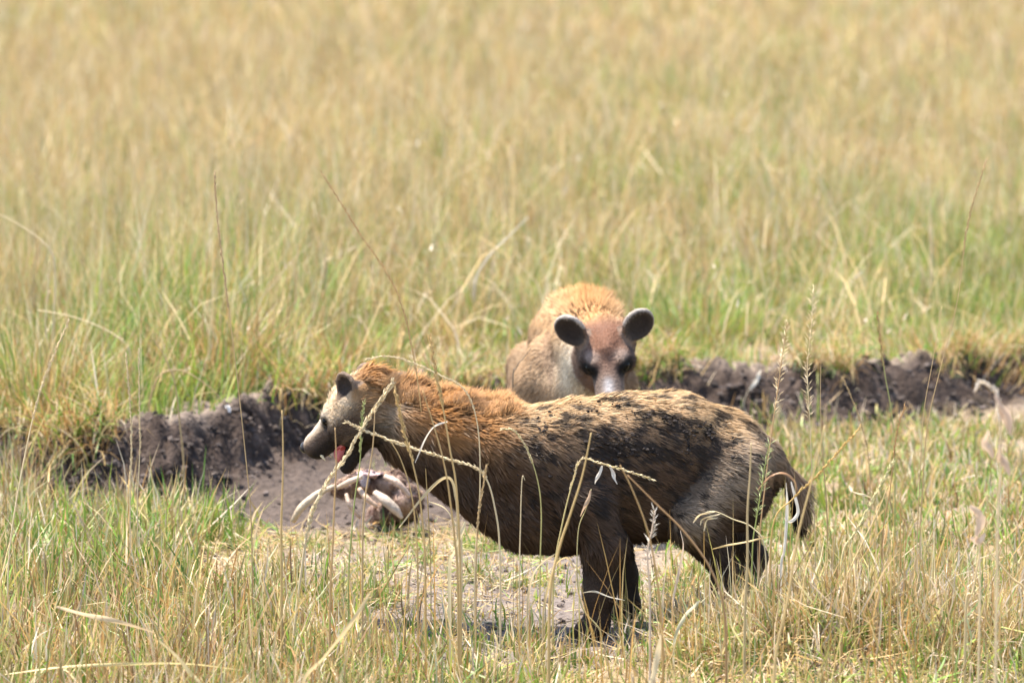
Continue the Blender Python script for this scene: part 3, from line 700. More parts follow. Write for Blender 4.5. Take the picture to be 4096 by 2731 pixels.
# ------------------------------------------------------------------ far hyena, facing the camera
def build_far_hyena():
    Hd = Head(at(2428, 1418, 1.55), unit((.03, -.76, -.65)), (-.06, .5, .86), 1.14, eo=(-.038, .094, .071), en=(.93, .35, .06), es=1.0, mr=.037, ew=.043)
    base = C(.22, 2.2, 0)
    spine = [(.285, 1.62, .565), (.270, 1.75, .565), (.250, 1.92, .560), (.235, 2.10, .560), (.215, 2.30, .53), (.20, 2.50, .51), (.20, 2.68, .47)]
    rad = [.088, .100, .112, .122, .135, .135, .10]
    def sdf(P):
        d = None
        for i in range(len(spine)-1):
            e = rcone(P, spine[i], spine[i+1], rad[i], rad[i+1]); d = e if d is None else smin(d, e, .035)
        d = smin(d, ell(P, (.205, 2.03, .40), (.150, .16, .18)), .05)
        d = smin(d, ell(P, (.20, 2.40, .42), (.135, .22, .15)), .05)
        d = smin(d, rcone(P, (.285, 1.62, .53), (.22, 1.94, .40), .07, .11), .05)
        for s in (-1, 1):
            d = smin(d, ell(P, (.205+s*.115, 2.02, .42), (.055, .10, .15)), .06)
            def leg(pts, rs):
                nonlocal d
                for j in range(len(pts)-1): d = smin(d, rcone(P, pts[j], pts[j+1], rs[j], rs[j+1]), .03)
            leg([(.205+s*.125, 2.0, .42), (.205+s*.135, 1.98, .27), (.205+s*.135, 1.96, .13), (.205+s*.135, 1.95, .045), (.205+s*.135, 1.91, .03)], [.080, .060, .045, .034, .036])
            leg([(.18+s*.10, 2.56, .40), (.18+s*.12, 2.47, .30), (.18+s*.12, 2.60, .18), (.18+s*.12, 2.57, .06), (.18+s*.12, 2.53, .03)], [.10, .072, .042, .032, .034])
        t = spline([(.18, 2.72, .47), (.18, 2.80, .42), (.18, 2.84, .32), (.18, 2.83, .22)], 7)
        for j in range(6): d = smin(d, rcone(P, t[j], t[j+1], [.04, .03, .025, .024, .025, .02, .01][j], [.04, .03, .025, .024, .025, .02, .01][j+1]), .015)
        return smin(d, Hd.sdf(P), .03)
    V, Q = surface_nets(sdf, (-.06, 1.22, -.02), (.52, 2.92, .88), .0062)
    V = relax(V, Q, 2); N = vnormals(V, Q)
    sp = np.array(spine)
    def topline(P): return np.interp(P[:, 1], sp[:, 1], sp[:, 2]+np.array(rad))
    def headw(P): return Hd.mask(P, .12, .165)
    def earmask(P):
        q = Hd.loc(P); en, eo, Re = Hd.ear; qa = q.copy(); qa[:, 1] = np.abs(qa[:, 1]); e = (qa-eo)@Re.T
        r = np.sqrt((e[:, 1]/.050)**2+(e[:, 2]/.059)**2)
        return (r < 1.15) & (np.abs(e[:, 0]) < .028) & (e[:, 2] > -.058), r, e[:, 0]
    def color(P, n):
        m = len(P); x, y, z = P.T
        c = np.tile(C(.35, .235, .14), (m, 1))
        c = mixc(c, np.tile(C(.42, .275, .15), (m, 1)), sstep(-.16, -.03, z-topline(P)))
        c = mixc(c, np.tile(C(.42, .225, .09), (m, 1)), sstep(-.05, .0, z-topline(P))*np.exp(-((x-.25)/.07)**2))
        streak = sstep(.0, .35, vnoise(x*24, y*8, z*6)+.4*vnoise(x*50, y*20, z*15)); c = mixc(c, np.tile(C(.17, .10, .06), (m, 1)), streak*.62*sstep(.72, .60, z) if False else streak*.62*(1-sstep(.58, .66, z)))
        leg = 1-sstep(.25, .42, z); c = mixc(c, np.tile(C(.36, .27, .18), (m, 1)), leg*.6)
        thr = np.exp(-(np.linalg.norm((P-C(.215, 1.70, .50))*C(1, .5, .8), axis=1)/.085)**2); c = mixc(c, np.tile(C(.60, .54, .44), (m, 1)), np.clip(thr*1.3, 0, .9))
        q = Hd.loc(P); qa = np.abs(q[:, 1]); hw = headw(P)
        face = np.tile(C(.140, .088, .066), (m, 1))
        face = mixc(face, np.tile(C(.190, .095, .060), (m, 1)), sstep(.02, .06, q[:, 2])*(1-sstep(.03, .07, qa)))
        face = mixc(face, np.tile(C(.120, .080, .060), (m, 1)), sstep(.05, .08, qa)*.8)
        face = mixc(face, np.tile(C(.150, .105, .082), (m, 1)), sstep(.075, .12, q[:, 0]))
        face = mixc(face, np.tile(C(.40, .38, .38), (m, 1)), sstep(.095, .125, q[:, 0])*np.exp(-(q[:, 1]/.014)**2)*.75)
        eye = np.exp(-(((q[:, 0]-.060)/.030)**2+((qa-.047)/.021)**2+((q[:, 2]-.015)/.020)**2)); face = mixc(face, np.tile(C(.006, .005, .005), (m, 1)), np.clip(eye*3.6-.10, 0, 1))
        brow = np.exp(-(((q[:, 0]-.044)/.016)**2+((qa-.040)/.018)**2+((q[:, 2]-.044)/.008)**2)); face = mixc(face, np.tile(C(.34, .26, .21), (m, 1)), np.clip(brow*1.1, 0, .5))
        streakn = np.exp(-((qa-.030)/.011)**2)*sstep(.07, .09, q[:, 0]); face = mixc(face, np.tile(C(.04, .03, .027), (m, 1)), streakn*.2)
        c = mixc(c, face, hw)
        em, r, e0 = earmask(P)
        inner = (n@(Hd.R.T@Hd.ear[0]) > -.1) | True
        en_w = np.where((q[:, 1] > 0)[:, None], Hd.R.T@Hd.ear[0], Hd.R.T@(Hd.ear[0]*C(1, -1, 1)))
        front = (n*en_w).sum(1) > .1
        ec = mixc(np.tile(C(.030, .024, .024), (m, 1)), np.tile(C(.060, .048, .043), (m, 1)), sstep(.45, .9, r))
        ec = np.where((front & (r < .87))[:, None], ec, np.where(((r > .74) & ((qa > .088) | (q[:, 2] > .09)))[:, None], C(.38, .32, .27), C(.17, .115, .085)))
        c = np.where(em[:, None], ec, c)
        return c*(1+.22*fbm(x*30, y*30, z*30, o=2))[:, None]
    body = link('spotted_hyena', make_mesh('spotted_hyena', V-base, Q, color(V, N)*.9, smooth=True), M_SKIN, None, tuple(base))
    tag(body, 'tan hyena facing the camera with lowered head and round dark ears', 'hyena', 'hyenas')
    def flow(P, n):
        m = len(P); z = P[:, 2]
        f = np.tile(C(-.05, .9, -.6), (m, 1)); f = mixc(f, np.tile(C(0, .1, -1), (m, 1)), 1-sstep(.30, .46, z))
        return mixc(f, np.tile(-Hd.f, (m, 1))+.4*(P-Hd.o)/.1, headw(P))
    def length(P, n):
        L = .024+.008*vnoise(P[:, 0]*14, P[:, 1]*14, P[:, 2]*14); L = L*(1-.4*(1-sstep(.2, .4, P[:, 2])))
        L = L+.045*sstep(-.05, -.01, P[:, 2]-topline(P))*sstep(1.72, 1.85, P[:, 1])*(1-sstep(2.15, 2.4, P[:, 1]))
        q = Hd.loc(P); hw = headw(P); L = L*(1-hw)+hw*(.017-.011*sstep(.05, .13, q[:, 0]))
        em, r, e0 = earmask(P); return np.where(em, np.where(r > .88, .011, .003), L)
    def lift(P, n): return .24+.75*sstep(-.05, -.01, P[:, 2]-topline(P))*sstep(1.72, 1.85, P[:, 1])*(1-sstep(2.15, 2.4, P[:, 1]))
    def skip(P, n):
        q = Hd.loc(P); qa = np.abs(q[:, 1])
        eye = np.linalg.norm(np.stack([q[:, 0]-.060, qa-.046, q[:, 2]-.016], 1), axis=1) < .020
        return eye | ((q[:, 0] > .156) & (np.linalg.norm(q, axis=1) < .22))
    bag = [[], [], [], [], 0]
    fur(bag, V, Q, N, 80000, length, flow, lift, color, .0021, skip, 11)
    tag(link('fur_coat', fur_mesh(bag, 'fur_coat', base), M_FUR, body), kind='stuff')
    head_features(Hd, body, base)
build_far_hyena()

# ------------------------------------------------------------------ carcass in the hollow under the near hyena's jaws
def build_carcass():
    Y = 1.62
    a0 = at(1430, 2060, Y); base = C(a0[0], Y, float(ground_z(a0[0], Y)))
    root = link('carcass', None, None, None, tuple(base))
    tag(root, 'torn carcass with bare ribs and brown hide under the near hyena\'s jaws', 'carcass')
    def part(name, V, F, c, mat, lab=None):
        o = link(name, make_mesh(name, V-base, F, np.tile(c, (len(V), 1))*(1+.15*vnoise(V[:, 0]*60, V[:, 1]*60, V[:, 2]*60))[:, None], smooth=True), mat, root)
        if lab: o['label'] = lab
        return o
    def p(px, py, dy=0): return at(px, py, Y+dy)
    def arch(P):
        d = ell(P, p(1620, 2000, .10), (.055, .08, .058))
        d = smin(d, rcone(P, p(1590, 1930, .08), p(1440, 1935, .10), .045, .036), .03)
        d = smin(d, rcone(P, p(1440, 1940, .10), p(1340, 1965, .06), .034, .018), .02)
        d = smin(d, rcone(P, p(1600, 2040, .12), p(1500, 2075, .22), .04, .035), .03)
        return d + .014*vnoise(P[:, 0]*22, P[:, 1]*22, P[:, 2]*22) + .010*vnoise(P[:, 0]*55, P[:, 1]*55, P[:, 2]*55)
    V, Q = surface_nets(arch, p(1240, 2160, -.1), p(1830, 1840, .45)+C(0, .05, .05), .009)
    V = relax(V, Q, 1)
    o = link('hide', make_mesh('hide', V-base, Q, mixc(np.tile(C(.12, .068, .055), (len(V), 1)), np.tile(C(.46, .32, .25), (len(V), 1)), np.clip(.5+2.2*fbm(V[:, 0]*26, V[:, 1]*26, V[:, 2]*26), 0, 1)), smooth=True), M_FLESH, root)
    Nn = vnormals(V, Q); bg_ = [[], [], [], [], 0]
    hc = lambda P, n: mixc(np.tile(C(.13, .075, .058), (len(P), 1)), np.tile(C(.42, .29, .21), (len(P), 1)), np.clip(.45+2.0*fbm(P[:, 0]*24, P[:, 1]*24, P[:, 2]*24), 0, 1))
    fur(bg_, V, Q, Nn, 9000, lambda P, n: .018+.012*vnoise(P[:, 0]*30, P[:, 1]*30, P[:, 2]*30), lambda P, n: np.tile(C(.6, -.2, -.7), (len(P), 1)), lambda P, n: np.full(len(P), .4), hc, .0026, None, 31, rough=.3)
    tag(link('hair', fur_mesh(bg_, 'hair', base), M_FUR, o), kind='stuff')
    def bone(name, pts, rs, c, flat=1.0, lab=None):
        P = spline(pts, 14); V, F = tube_arrays(P, np.interp(np.linspace(0, 1, 14), np.linspace(0, 1, len(rs)), rs), 8); part(name, V, F, c, M_BONE, lab)
    bone('rib', [p(1335, 1945, .03), p(1270, 1975, -.02), p(1205, 2030, -.04), p(1172, 2085, -.03)], [.007, .011, .0125, .009], C(.46, .36, .25), lab='long curved pale rib')
    bone('rib', [p(1437, 1955, 0), p(1465, 1990, -.03), p(1508, 2025, -.04)], [.008, .011, .006], C(.47, .32, .22))
    bone('rib', [p(1500, 1970, 0), p(1540, 2000, -.03), p(1580, 2035, -.04), p(1608, 2072, -.04)], [.010, .017, .015, .006], C(.45, .36, .28))
    bone('rib', [p(1350, 1950, .0), p(1400, 1925, -.02), p(1450, 1905, -.01)], [.007, .010, .008], C(.48, .36, .27))
    bone('rib', [p(1540, 1905, .0), p(1590, 1930, -.03), p(1640, 1985, -.03)], [.008, .011, .008], C(.46, .33, .25))
    bone('rib', [p(1385, 1975, .02), p(1400, 2020, .0), p(1440, 2070, .01)], [.006, .009, .006], C(.42, .31, .24))
    V, F = uvsphere(1, 14, 8); V = V*C(.044, .022, .009)+p(1475, 1896, .06)+.005*rng.normal(size=V.shape); part('fat_flap', V, F, C(.46, .32, .31), M_FLESH, 'pale pink strip of fat')
    V, F = uvsphere(1, 12, 8); V = V*C(.016, .015, .026)+p(1458, 1922, .05)+.003*rng.normal(size=V.shape); part('cartilage', V, F, C(.36, .30, .31), M_FLESH)
    V, F = uvsphere(1, 12, 8); V = V*C(.020, .012, .009)+p(1375, 1944, .05)+.002*rng.normal(size=V.shape); part('cartilage', V, F, C(.44, .34, .31), M_FLESH)
build_carcass()

# ------------------------------------------------------------------ single grass stalks that can be told apart
GOLD = C(.58, .40, .17); PALE = C(.70, .56, .34); RUST = C(.42, .23, .10); GRN = C(.34, .38, .12); WHITE = C(.74, .66, .55); TAN = C(.52, .36, .18)
def stalk(label, pts, Y, colr=GOLD, r=.0021, head=0.0, kind='spike', hcol=None, base_px=None, leaf=None, name='grass_stalk', grp='single grass stalks'):
    """pts: the visible course from tip to foot; the foot is carried on down to the ground"""
    W = [at(px, py, Y if not isinstance(Y, (tuple, list)) else Y[min(i, len(Y)-1)]) for i, (px, py) in enumerate(pts)]
    yb = W[-1][1]
    gz_ = float(ground_z(W[-1][0], yb))
    if W[-1][2] > gz_+.005:
        bx = at(base_px, 2500, yb)[0] if base_px is not None else W[-1][0]+.12*(W[-1][0]-W[-2][0])
        W.append(C(bx, yb, float(ground_z(bx, yb))-.01))
    P = spline(W, 10+6*len(W))
    base = P[-1]+C(0, 0, .01)
    root = link(name, None, None, None, tuple(base)); tag(root, label, 'grass stalk', grp)
    n = len(P); t = np.linspace(0, 1, n)
    V, F = tube_arrays(P, r*(.45+.75*t), 5)
    K = np.tile(colr, (len(V), 1)); 
    link('stalk', make_mesh('stalk', V-base, F, K*(1+.12*vnoise(V[:, 2]*60, V[:, 0]*9))[:, None], smooth=True), M_STALK, root)
    if head > 0:
        hc = colr if hcol is None else hcol
        seg = np.linalg.norm(np.diff(P, axis=0), axis=1); s = np.r_[0, np.cumsum(seg)]; HL = s[-1]*head
        m = int(HL/(.0045 if kind == 'spike' else .006)); q = np.linspace(0, HL, m)
        pos = np.stack([np.interp(q, s, P[:, k]) for k in range(3)], 1)
        tan = np.gradient(pos, axis=0); tan = -tan/np.linalg.norm(tan, axis=1, keepdims=True)
        rr = np.random.default_rng(len(label)*7+int(pts[0][0]))
        Vs, Fs, Ks = [], [], []; b0 = 0
        for i in range(m):
            for _ in range(2):
                sd = np.cross(tan[i], rr.normal(size=3)); sd /= np.linalg.norm(sd)
                if kind == 'spike': d = unit(tan[i]+sd*rr.uniform(.2, .55)); L = rr.uniform(.008, .013)*r/.0021; w = .0016*r/.0021
                else: d = unit(tan[i]*.7+sd*rr.uniform(.5, 1.1)); L = rr.uniform(.010, .028); w = .0011
                nn = np.cross(d, sd); nn /= np.linalg.norm(nn)+1e-9; a = pos[i]+sd*r*.5
                bb = np.cross(d, nn)
                mid_ = a+d*L*.45
                Vs += [a, mid_+nn*w, mid_+bb*w, mid_-nn*w, mid_-bb*w, a+d*L]
                Fs += [(b0+x, b0+y, b0+z) for x, y, z in ((0, 1, 2), (0, 2, 3), (0, 3, 4), (0, 4, 1), (5, 2, 1), (5, 3, 2), (5, 4, 3), (5, 1, 4))]
                Ks += [hc*rr.uniform(.7, 1.25)]*6; b0 += 6
        o = link('seed_head', make_mesh('seed_head', np.array(Vs)-base, np.array(Fs), np.array(Ks)), M_STALK, root); o['kind'] = 'stuff'
    for lf in (leaf or []):
        ribbon('leaf', [at(px, py, yb-.004) for px, py in lf[0]], lf[1], lf[2], root, base)
    return root
def ribbon(name, pts, w, c, parent, base, closed=None):
    P = spline(pts, 9+5*len(pts)); n = len(P)
    T = np.gradient(P, axis=0); T /= np.linalg.norm(T, axis=1, keepdims=True)
    t = np.linspace(0, 1, n)
    side = np.cross(T, C(.25, -1, .2)); side /= np.linalg.norm(side, axis=1, keepdims=True)
    tw = .9*np.sin(t*5+w*900); nn = np.cross(side, T); side = side*np.cos(tw)[:, None]+nn*np.sin(tw)[:, None]
    ww = w*np.clip(np.sin(np.pi*np.clip(t*.92+.06, 0, 1))**.6, .1, 1)*.5
    cup = np.cross(T, side)*(ww*.5)[:, None]
    V = np.concatenate([P-side*ww[:, None]+cup, P, P+side*ww[:, None]+cup]); F = []
    for i in range(n-1): F += [(i, i+1, n+i+1), (i, n+i+1, n+i), (n+i, n+i+1, 2*n+i+1), (n+i, 2*n+i+1, 2*n+i)]
    K = np.tile(c, (len(V), 1))*(1+.15*vnoise(V[:, 0]*50, V[:, 2]*50))[:, None]
    return link(name, make_mesh(name, V-base, np.array(F), K, smooth=True), M_GRASS, parent)
def blade(label, pts, Y, w=.006, c=PALE, name='bent_straw', grp='single grass blades', ground=True):
    W = [at(px, py, Y) for px, py in pts]
    g = float(ground_z(W[-1][0], Y))
    if ground and W[-1][2] > g+.01:
        bx = W[-1][0]+.2*(W[-1][0]-W[-2][0])*0; W.append(C(bx, Y, g-.008))
    base = W[-1].copy(); base[2] += .008
    o = ribbon(name, W, w, c, None, base); o.location = tuple(base)
    return tag(o, label, 'grass blade', grp)

S = stalk
S('tall reddish seed spike arching above the near hyena\'s head', [(1285, 690), (1350, 790), (1450, 950), (1540, 1080), (1600, 1200), (1650, 1400), (1690, 1700), (1720, 2200)], .05, GOLD, .0016, .46, hcol=C(.48, .29, .14))
S('tall upright seed stalk standing left of the near hyena\'s nose', [(858, 690), (868, 860), (905, 1160), (945, 1480), (985, 1850), (1005, 2100)], .15, TAN, .0018, .30, hcol=C(.54, .38, .22))
S('slanting seed stalk near the left picture edge', [(275, 1285), (215, 1420), (150, 1600), (85, 1900), (35, 2240)], -.3, PALE, .0022, .30)
S('thick pale seed spike slanting across the near hyena\'s face', [(1570, 1530), (1470, 1680), (1380, 1830), (1300, 1945), (1230, 2120)], -.35, PALE, .0034, .62, base_px=1160)
S('long drooping seed spike lying across the near hyena\'s neck', [(1388, 1690), (1500, 1738), (1650, 1790), (1790, 1835), (1930, 1892), (1985, 2060), (2000, 2250)], -.35, PALE, .0026, .45)
S('thin seed stalk arched over the near hyena\'s mane', [(1465, 1437), (1550, 1424), (1650, 1450), (1770, 1505), (1860, 1560), (1910, 1700), (1920, 1950), (1900, 2250)], -.25, PALE, .0018, .34)
S('golden stalk bent over the near hyena\'s flank with hanging florets', [(2610, 1916), (2500, 1880), (2400, 1852), (2325, 1837), (2290, 1930), (2250, 2090), (2215, 2300)], -.35, C(.62, .50, .22), .0021, .38, hcol=PALE, leaf=[([(2410, 1862), (2395, 1895), (2380, 1935)], .010, WHITE), ([(2440, 1868), (2455, 1900), (2470, 1935)], .011, WHITE)])
S('leafy stem with a brown dried leaf before the near hyena\'s foreleg', [(2365, 1955), (2345, 2030), (2315, 2110), (2308, 2240), (2312, 2350), (2335, 2440), (2400, 2520)], -.3, C(.52, .44, .20), .0022, 0, leaf=[([(2362, 1960), (2348, 2010), (2322, 2065)], .011, C(.58, .40, .26))])
S('blurred brown stalk before the belly of the near hyena', [(2480, 1860), (2530, 1960), (2590, 2120), (2625, 2300), (2650, 2560)], -1.3, C(.48, .30, .12), .0030, 0)
S('blurred brown stalk slanting down to the near hyena\'s hind leg', [(2510, 1900), (2620, 2010), (2740, 2130), (2850, 2290), (2900, 2480)], -1.2, C(.40, .24, .11), .0032, 0)
S('fuzzy pale seed head standing before the near hyena\'s belly', [(2620, 2040), (2608, 2120), (2590, 2220), (2600, 2400)], -1.0, C(.62, .48, .36), .0030, .45, 'panicle', WHITE)
S('tall rusty stalk with loose seeds rising over the near hyena\'s rump', [(3150, 1290), (3130, 1420), (3105, 1600), (3080, 1780), (3060, 1950), (3040, 2150)], -.2, C(.50, .31, .16), .0020, .30, 'panicle', PALE)
S('short green bristly seed head before the near hyena\'s thigh', [(3078, 1775), (3062, 1850), (3045, 1960), (3025, 2080), (3010, 2200)], -.3, GRN, .0019, .40, 'panicle', C(.40, .44, .20))
S('tall feathery grass panicle behind the near hyena\'s tail', [(3255, 1150), (3245, 1300), (3230, 1480), (3240, 1700), (3250, 1950), (3260, 2150)], .3, PALE, .0016, .40, 'panicle', PALE)
S('straight thin straw beside the feathery panicle', [(3285, 1395), (3282, 1600), (3290, 1800), (3305, 2000), (3310, 2180)], .3, TAN, .0018, 0)
S('very tall thin stalk leaning right over the soil bank', [(3945, 640), (3870, 900), (3830, 1200), (3760, 1480), (3710, 1700), (3690, 1950), (3680, 2150)], .6, TAN, .0018, .22, hcol=TAN)
S('thin straight stalk beside the very tall leaning one', [(3768, 1225), (3730, 1450), (3695, 1650), (3680, 1900), (3670, 2120)], .7, TAN, .0016, 0)
S('pale notched seed spike slanting at the right of the tail', [(3570, 1850), (3520, 1945), (3470, 2040), (3420, 2130), (3370, 2220)], -.25, C(.68, .60, .32), .0027, .5, leaf=[([(3408, 1965), (3445, 1975), (3485, 1990)], .007, PALE)])
S('flat golden straw running parallel to the pale notched spike', [(3550, 1945), (3510, 2050), (3450, 2170), (3380, 2320), (3330, 2440)], -.45, C(.66, .50, .24), .0026, 0)
S('golden spike leaning across the near hyena\'s tail', [(3440, 1710), (3350, 1810), (3260, 1910), (3170, 1995), (3090, 2110)], -.4, C(.60, .40, .14), .0022, .40)
S('green and rust stem rising before the soil bank', [(3510, 1255), (3520, 1360), (3540, 1500), (3570, 1680), (3580, 1900)], 1.2, C(.42, .40, .14), .0022, .22, hcol=RUST)
S('bent stalk with bare seed nodes before the soil bank', [(3370, 1510), (3410, 1600), (3440, 1680), (3470, 1800), (3480, 1950)], 1.2, TAN, .0018, .4)
S('reddish branching stalk on the right lawn', [(3620, 1620), (3590, 1720), (3570, 1860), (3560, 1960), (3530, 2150)], .2, C(.50, .30, .13), .0019, .30)
S('claw-shaped yellow seed head before the hind leg', [(2775, 2085), (2810, 2055), (2860, 2045), (2930, 2075), (3010, 2110), (3060, 2200)], -.35, C(.70, .58, .34), .0019, .0, leaf=[([(2860, 2045), (2800, 2060), (2772, 2090)], .006, PALE), ([(2880, 2055), (2815, 2075), (2800, 2100)], .006, PALE), ([(2870, 2070), (2830, 2080), (2815, 2125)], .006, PALE)])
S('double tall straw with seed beads left of the hollow', [(505, 1420), (515, 1560), (525, 1700), (525, 1830), (520, 2000)], .6, PALE, .0019, .55)
S('thin beaded seed stalk beside the double straw', [(555, 1400), (556, 1550), (560, 1750), (556, 1880), (550, 2010)], .7, PALE, .0017, .45)
S('blurred straw standing between hollow and near hyena\'s nose', [(1128, 1640), (1132, 1800), (1130, 1950), (1125, 2090), (1125, 2200)], -.6, GOLD, .0034, 0)
S('brown straw standing just in front of the open mouth', [(1340, 1710), (1345, 1850), (1338, 2000), (1330, 2200), (1320, 2400)], -.7, C(.56, .36, .16), .0030, 0)
S('green stem standing before the near hyena\'s cheek', [(1455, 1610), (1445, 1720), (1440, 1850), (1420, 1990), (1405, 2150), (1395, 2300)], -.2, GRN, .0024, .2, hcol=C(.42, .42, .18))
S('straw standing behind the thick pale seed spike', [(1500, 1640), (1490, 1800), (1460, 2000), (1450, 2200)], -.5, TAN, .0028, 0)
S('slanting straw before the near hyena\'s throat', [(1560, 1760), (1600, 1830), (1640, 1950), (1660, 2080), (1670, 2250)], -.6, GOLD, .0024, 0)
S('tallest straw of the bundle before the near hyena\'s neck', [(1720, 1350), (1745, 1500), (1775, 1650), (1800, 1800), (1825, 1950), (1840, 2250)], -.7, GOLD, .0030, .2)
S('leftmost straw of the bundle before the near hyena\'s neck', [(1580, 1560), (1610, 1700), (1650, 1850), (1680, 2000), (1700, 2250)], -.6, GOLD, .0028, .25)
S('rightmost straw of the bundle before the near hyena\'s neck', [(1690, 1560), (1740, 1720), (1775, 1850), (1800, 2000), (1830, 2300)], -.75, C(.54, .36, .15), .0030, 0)
S('short beaded spike standing before the near hyena\'s chest', [(1945, 1865), (1930, 1960), (1915, 2060), (1905, 2250)], -.4, TAN, .0022, .35)
S('hooked pale straw before the near hyena\'s chest', [(2100, 1920), (2090, 1905), (2085, 1980), (2082, 2100), (2078, 2280)], -.4, PALE, .0019, 0)
S('green-stemmed arching straw over the near hyena\'s ribs', [(2010, 1715), (2060, 1725), (2110, 1800), (2150, 1920), (2165, 2050), (2160, 2280)], -.35, C(.52, .46, .18), .0019, .2, hcol=PALE)
S('thick blurred golden stalk beside the near hyena\'s foreleg', [(2365, 1730), (2330, 1900), (2280, 2060), (2235, 2200), (2200, 2400)], -1.1, C(.54, .38, .16), .0038, 0)
S('broad blurred straw before the near hyena\'s thigh', [(3005, 1770), (3000, 1900), (2990, 2050), (2990, 2250), (2980, 2450)], -.9, C(.50, .38, .20), .0038, 0)
S('tall blurred straw beside the broad one at the tail', [(3300, 1700), (3240, 1950), (3190, 2150), (3150, 2400), (3100, 2650)], -1.5, C(.60, .44, .20), .0036, 0)
S('blurred stalk with curled pale seed head at the right picture edge', [(3905, 1545), (3925, 1528), (3955, 1540), (3985, 1580), (4000, 1700), (4000, 1900), (3990, 2150)], -2.2, PALE, .0030, .12, hcol=WHITE, leaf=[([(3985, 1575), (4020, 1640), (4040, 1740)], .028, C(.62, .44, .30)), ([(3960, 1720), (3945, 1780), (3975, 1830)], .022, C(.62, .46, .32)), ([(4000, 1780), (4010, 1840), (4040, 1900)], .022, C(.55, .40, .28))])
S('blurred stalk with crumpled pale leaf at the lower right', [(3895, 2030), (3905, 2100), (3915, 2180), (3920, 2350), (3915, 2600)], -1.6, PALE, .0028, 0, leaf=[([(3880, 2020), (3920, 2080), (3905, 2170)], .024, C(.66, .48, .33)), ([(3880, 2150), (3910, 2165), (3940, 2130)], .018, C(.66, .50, .36))])
S('pale straw propped against the crumpled leaf stalk', [(3922, 2160), (3910, 2260), (3890, 2370), (3865, 2410)], -.9, C(.68, .52, .28), .0034, 0)
S('thick straw leaning down to the right picture corner', [(3930, 2165), (3985, 2240), (4045, 2310), (4110, 2400)], -.9, C(.66, .48, .24), .0034, 0)
S('bent straw ending in a white bud above the hollow', [(912, 1634), (860, 1570), (800, 1520), (720, 1480), (640, 1500), (600, 1600)], 2.6, TAN, .0032, 0, leaf=[([(905, 1618), (912, 1632), (922, 1648)], .016, C(.85, .80, .76))])
S('pale straw arching out of the grass at the left picture edge', [(-20, 850), (60, 890), (150, 950), (210, 1020), (220, 1150), (210, 1350)], 3.6, PALE, .0040, 0)
S('straight pale straw below the arch at the left edge', [(198, 1040), (190, 1180), (182, 1300), (200, 1450)], 3.4, PALE, .0040, 0)
S('flat straw lying out of the tussock at the left', [(150, 1240), (300, 1270), (450, 1335), (520, 1420)], 3.2, PALE, .0040, 0)
S('pale slanting straw in the meadow left of the far hyena', [(2110, 870), (2030, 950), (1960, 1020), (1900, 1130)], 5.5, WHITE, .0045, 0)
S('upright pale straw standing in the meadow at the right', [(3716, 700), (3718, 800), (3722, 900), (3725, 1050)], 6.5, C(.72, .56, .32), .0065, 0)
S('curved straw between hollow and meadow tussock', [(610, 1350), (660, 1430), (700, 1540), (720, 1700), (735, 1860)], 2.2, TAN, .0034, 0)
S('straw sprouting by the bank with a pale leaf', [(3040, 1490), (3010, 1530), (2985, 1580), (2975, 1620), (2995, 1690)], 3.7, C(.45, .38, .28), .0030, 0, leaf=[([(3045, 1480), (3025, 1520), (3000, 1560)], .016, WHITE)])
S('dry brown straws bent toward the far hyena\'s shoulder', [(2125, 1390), (2095, 1430), (2065, 1470), (2050, 1560)], 1.5, C(.26, .19, .12), .0026, 0)

B = blade
B('white curled dry leaf standing before the near hyena\'s tail', [(3165, 1925), (3180, 1990), (3190, 2050), (3165, 2085), (3140, 2080)], -.35, .010, WHITE, ground=False)
B('stiff white leaf beside the curled one', [(3145, 1930), (3150, 2000), (3145, 2090), (3135, 2200), (3125, 2260)], -.35, .009, WHITE)
B('rust-brown leaf arched over the curled white one', [(3030, 1960), (3080, 1905), (3130, 1890), (3175, 1920), (3190, 1970)], -.3, .007, C(.45, .25, .13), ground=False)
B('pale upright leaf tip below the near hyena\'s belly', [(2722, 2120), (2735, 2180), (2725, 2250), (2705, 2330), (2690, 2420)], -.4, .008, C(.68, .52, .38))
B('short stiff pale leaf beside the belly leaf', [(2680, 2175), (2668, 2260), (2655, 2360), (2650, 2440)], -.4, .007, C(.64, .52, .36))
B('broad pale leaf lying level in the lower left grass', [(225, 2425), (330, 2450), (450, 2480), (620, 2530)], -.95, .014, C(.62, .46, .27), ground=False)
B('long thin straw lying level along the lower left edge', [(20, 2695), (250, 2665), (500, 2655), (750, 2655), (980, 2680)], -1.0, .008, C(.70, .58, .28), ground=False)
B('wide blurred pale leaf slanting up from the bottom edge', [(1480, 2370), (1400, 2500), (1300, 2630), (1210, 2740)], -1.4, .013, C(.62, .48, .26))
B('pale leaf slanting right at the bottom left', [(635, 2560), (700, 2620), (760, 2690), (810, 2750)], -1.2, .011, C(.70, .56, .30))
B('stout pale leaf standing at the bottom centre', [(2650, 2525), (2635, 2600), (2615, 2680), (2600, 2760)], -1.2, .016, C(.72, .58, .36))
B('bent hooked straw with white bend before the carcass', [(1595, 2110), (1680, 2000), (1755, 1925), (1800, 1915), (1820, 1980), (1830, 2100)], -.4, .009, C(.62, .48, .26))
B('arched straw right of the carcass', [(1715, 2005), (1780, 2030), (1820, 2090), (1845, 2160)], -.3, .007, PALE)
B('stubby pale stem before the near hyena\'s chest', [(1860, 2085), (1845, 2140), (1820, 2210), (1800, 2290)], -.6, .013, C(.66, .55, .34))
B('tiny white curled leaf crossing the drooping spike', [(1790, 1685), (1740, 1705), (1700, 1760), (1660, 1850)], -.36, .006, WHITE, ground=False)
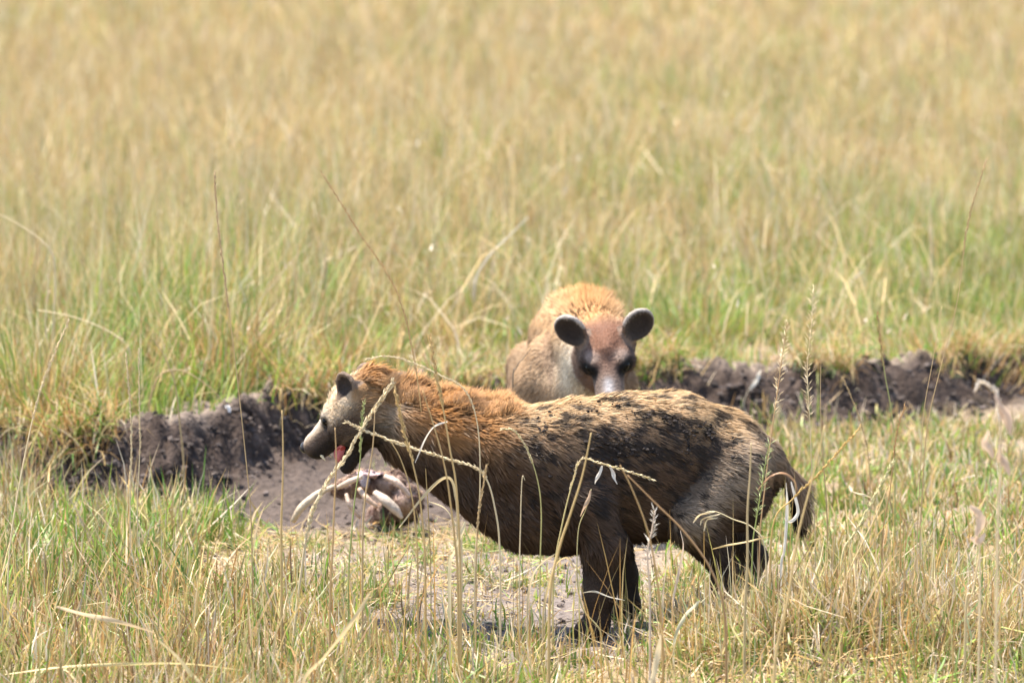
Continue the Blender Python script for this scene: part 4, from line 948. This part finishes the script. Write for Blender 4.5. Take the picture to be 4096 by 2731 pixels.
B('curved pale leaf in the straw right of centre', [(2800, 2400), (2780, 2420), (2740, 2460), (2700, 2560)], -.7, .010, C(.58, .54, .36))
B('bent straw beside the near hyena\'s foot', [(2220, 2215), (2170, 2250), (2130, 2310), (2110, 2420)], -.4, .007, PALE)
B('twisted straw arching before the near hyena\'s foreleg', [(2290, 2250), (2265, 2230), (2225, 2260), (2190, 2360), (2170, 2480)], -.5, .007, C(.64, .48, .24))
B('grey straw laid across the near hyena\'s foot', [(2330, 2370), (2380, 2365), (2440, 2385), (2500, 2400)], -.35, .005, C(.55, .50, .40), ground=False)
B('rusty straw lying on the grassy hump', [(2850, 2195), (2930, 2175), (3010, 2160), (3080, 2145)], -.4, .006, C(.62, .44, .20), ground=False)

# tussocks that hang over the edge of the bank
def tussock(label, x, y, n, r, hlo, hhi, green, lean):
    b = Bag()
    px, py = x+rng.normal(0, r, n), y+rng.normal(0, r*.7, n)
    z = ground_z(px, py)
    az = np.arctan2(py-y, px-x)+rng.normal(0, .6, n)
    isg = rng.random(n) < green
    ct = np.where(isg[:, None], pick(GREEN, n), pick(STRAW+BROWN, n)); cb = np.where((rng.random(n) < .4)[:, None], pick(BROWN, n), ct)
    b.add(*blades(np.stack([px, py, z-.01], 1), rng.uniform(hlo, hhi, n), np.abs(rng.normal(lean, .2, n)), rng.normal(.5, .5, n), rng.uniform(.003, .007, n), cb, ct, 4, az))
    base = C(x, y, float(ground_z(x, y)))
    root = link('grass_tussock', None, None, None, tuple(base))
    o = link('tuft_leaves', make_mesh('tuft_leaves', np.concatenate(b.V)-base, np.concatenate(b.F), np.concatenate(b.K)), M_GRASS, root); o['kind'] = 'stuff'
    return tag(root, label, 'tussock', 'grass tussocks along the bank')
def tus(label, px, py, Y, *a): p = at(px, py, Y); tussock(label, p[0], Y, *a)
tus('tall brown tussock on the bank above the dark hollow', 880, 1520, 3.55, 520, .10, .18, .46, .22, .22)
tus('green and straw tussock at the left end of the bank', 160, 1560, 3.0, 480, .10, .20, .48, .42, .22)
tus('low brown tussock on the bare bank top at the left', 480, 1560, 3.35, 420, .12, .10, .30, .25, .30)
tus('dark bushy tussock between the hollow and the far hyena', 1420, 1480, 4.2, 360, .09, .10, .28, .45, .35)
tus('dry pinkish tussock above the right end of the bank', 3780, 1400, 4.75, 420, .16, .06, .20, .18, .5)
tus('bright green tussock right of the far hyena\'s ear', 2790, 1380, 5.2, 380, .16, .14, .30, .85, .25)
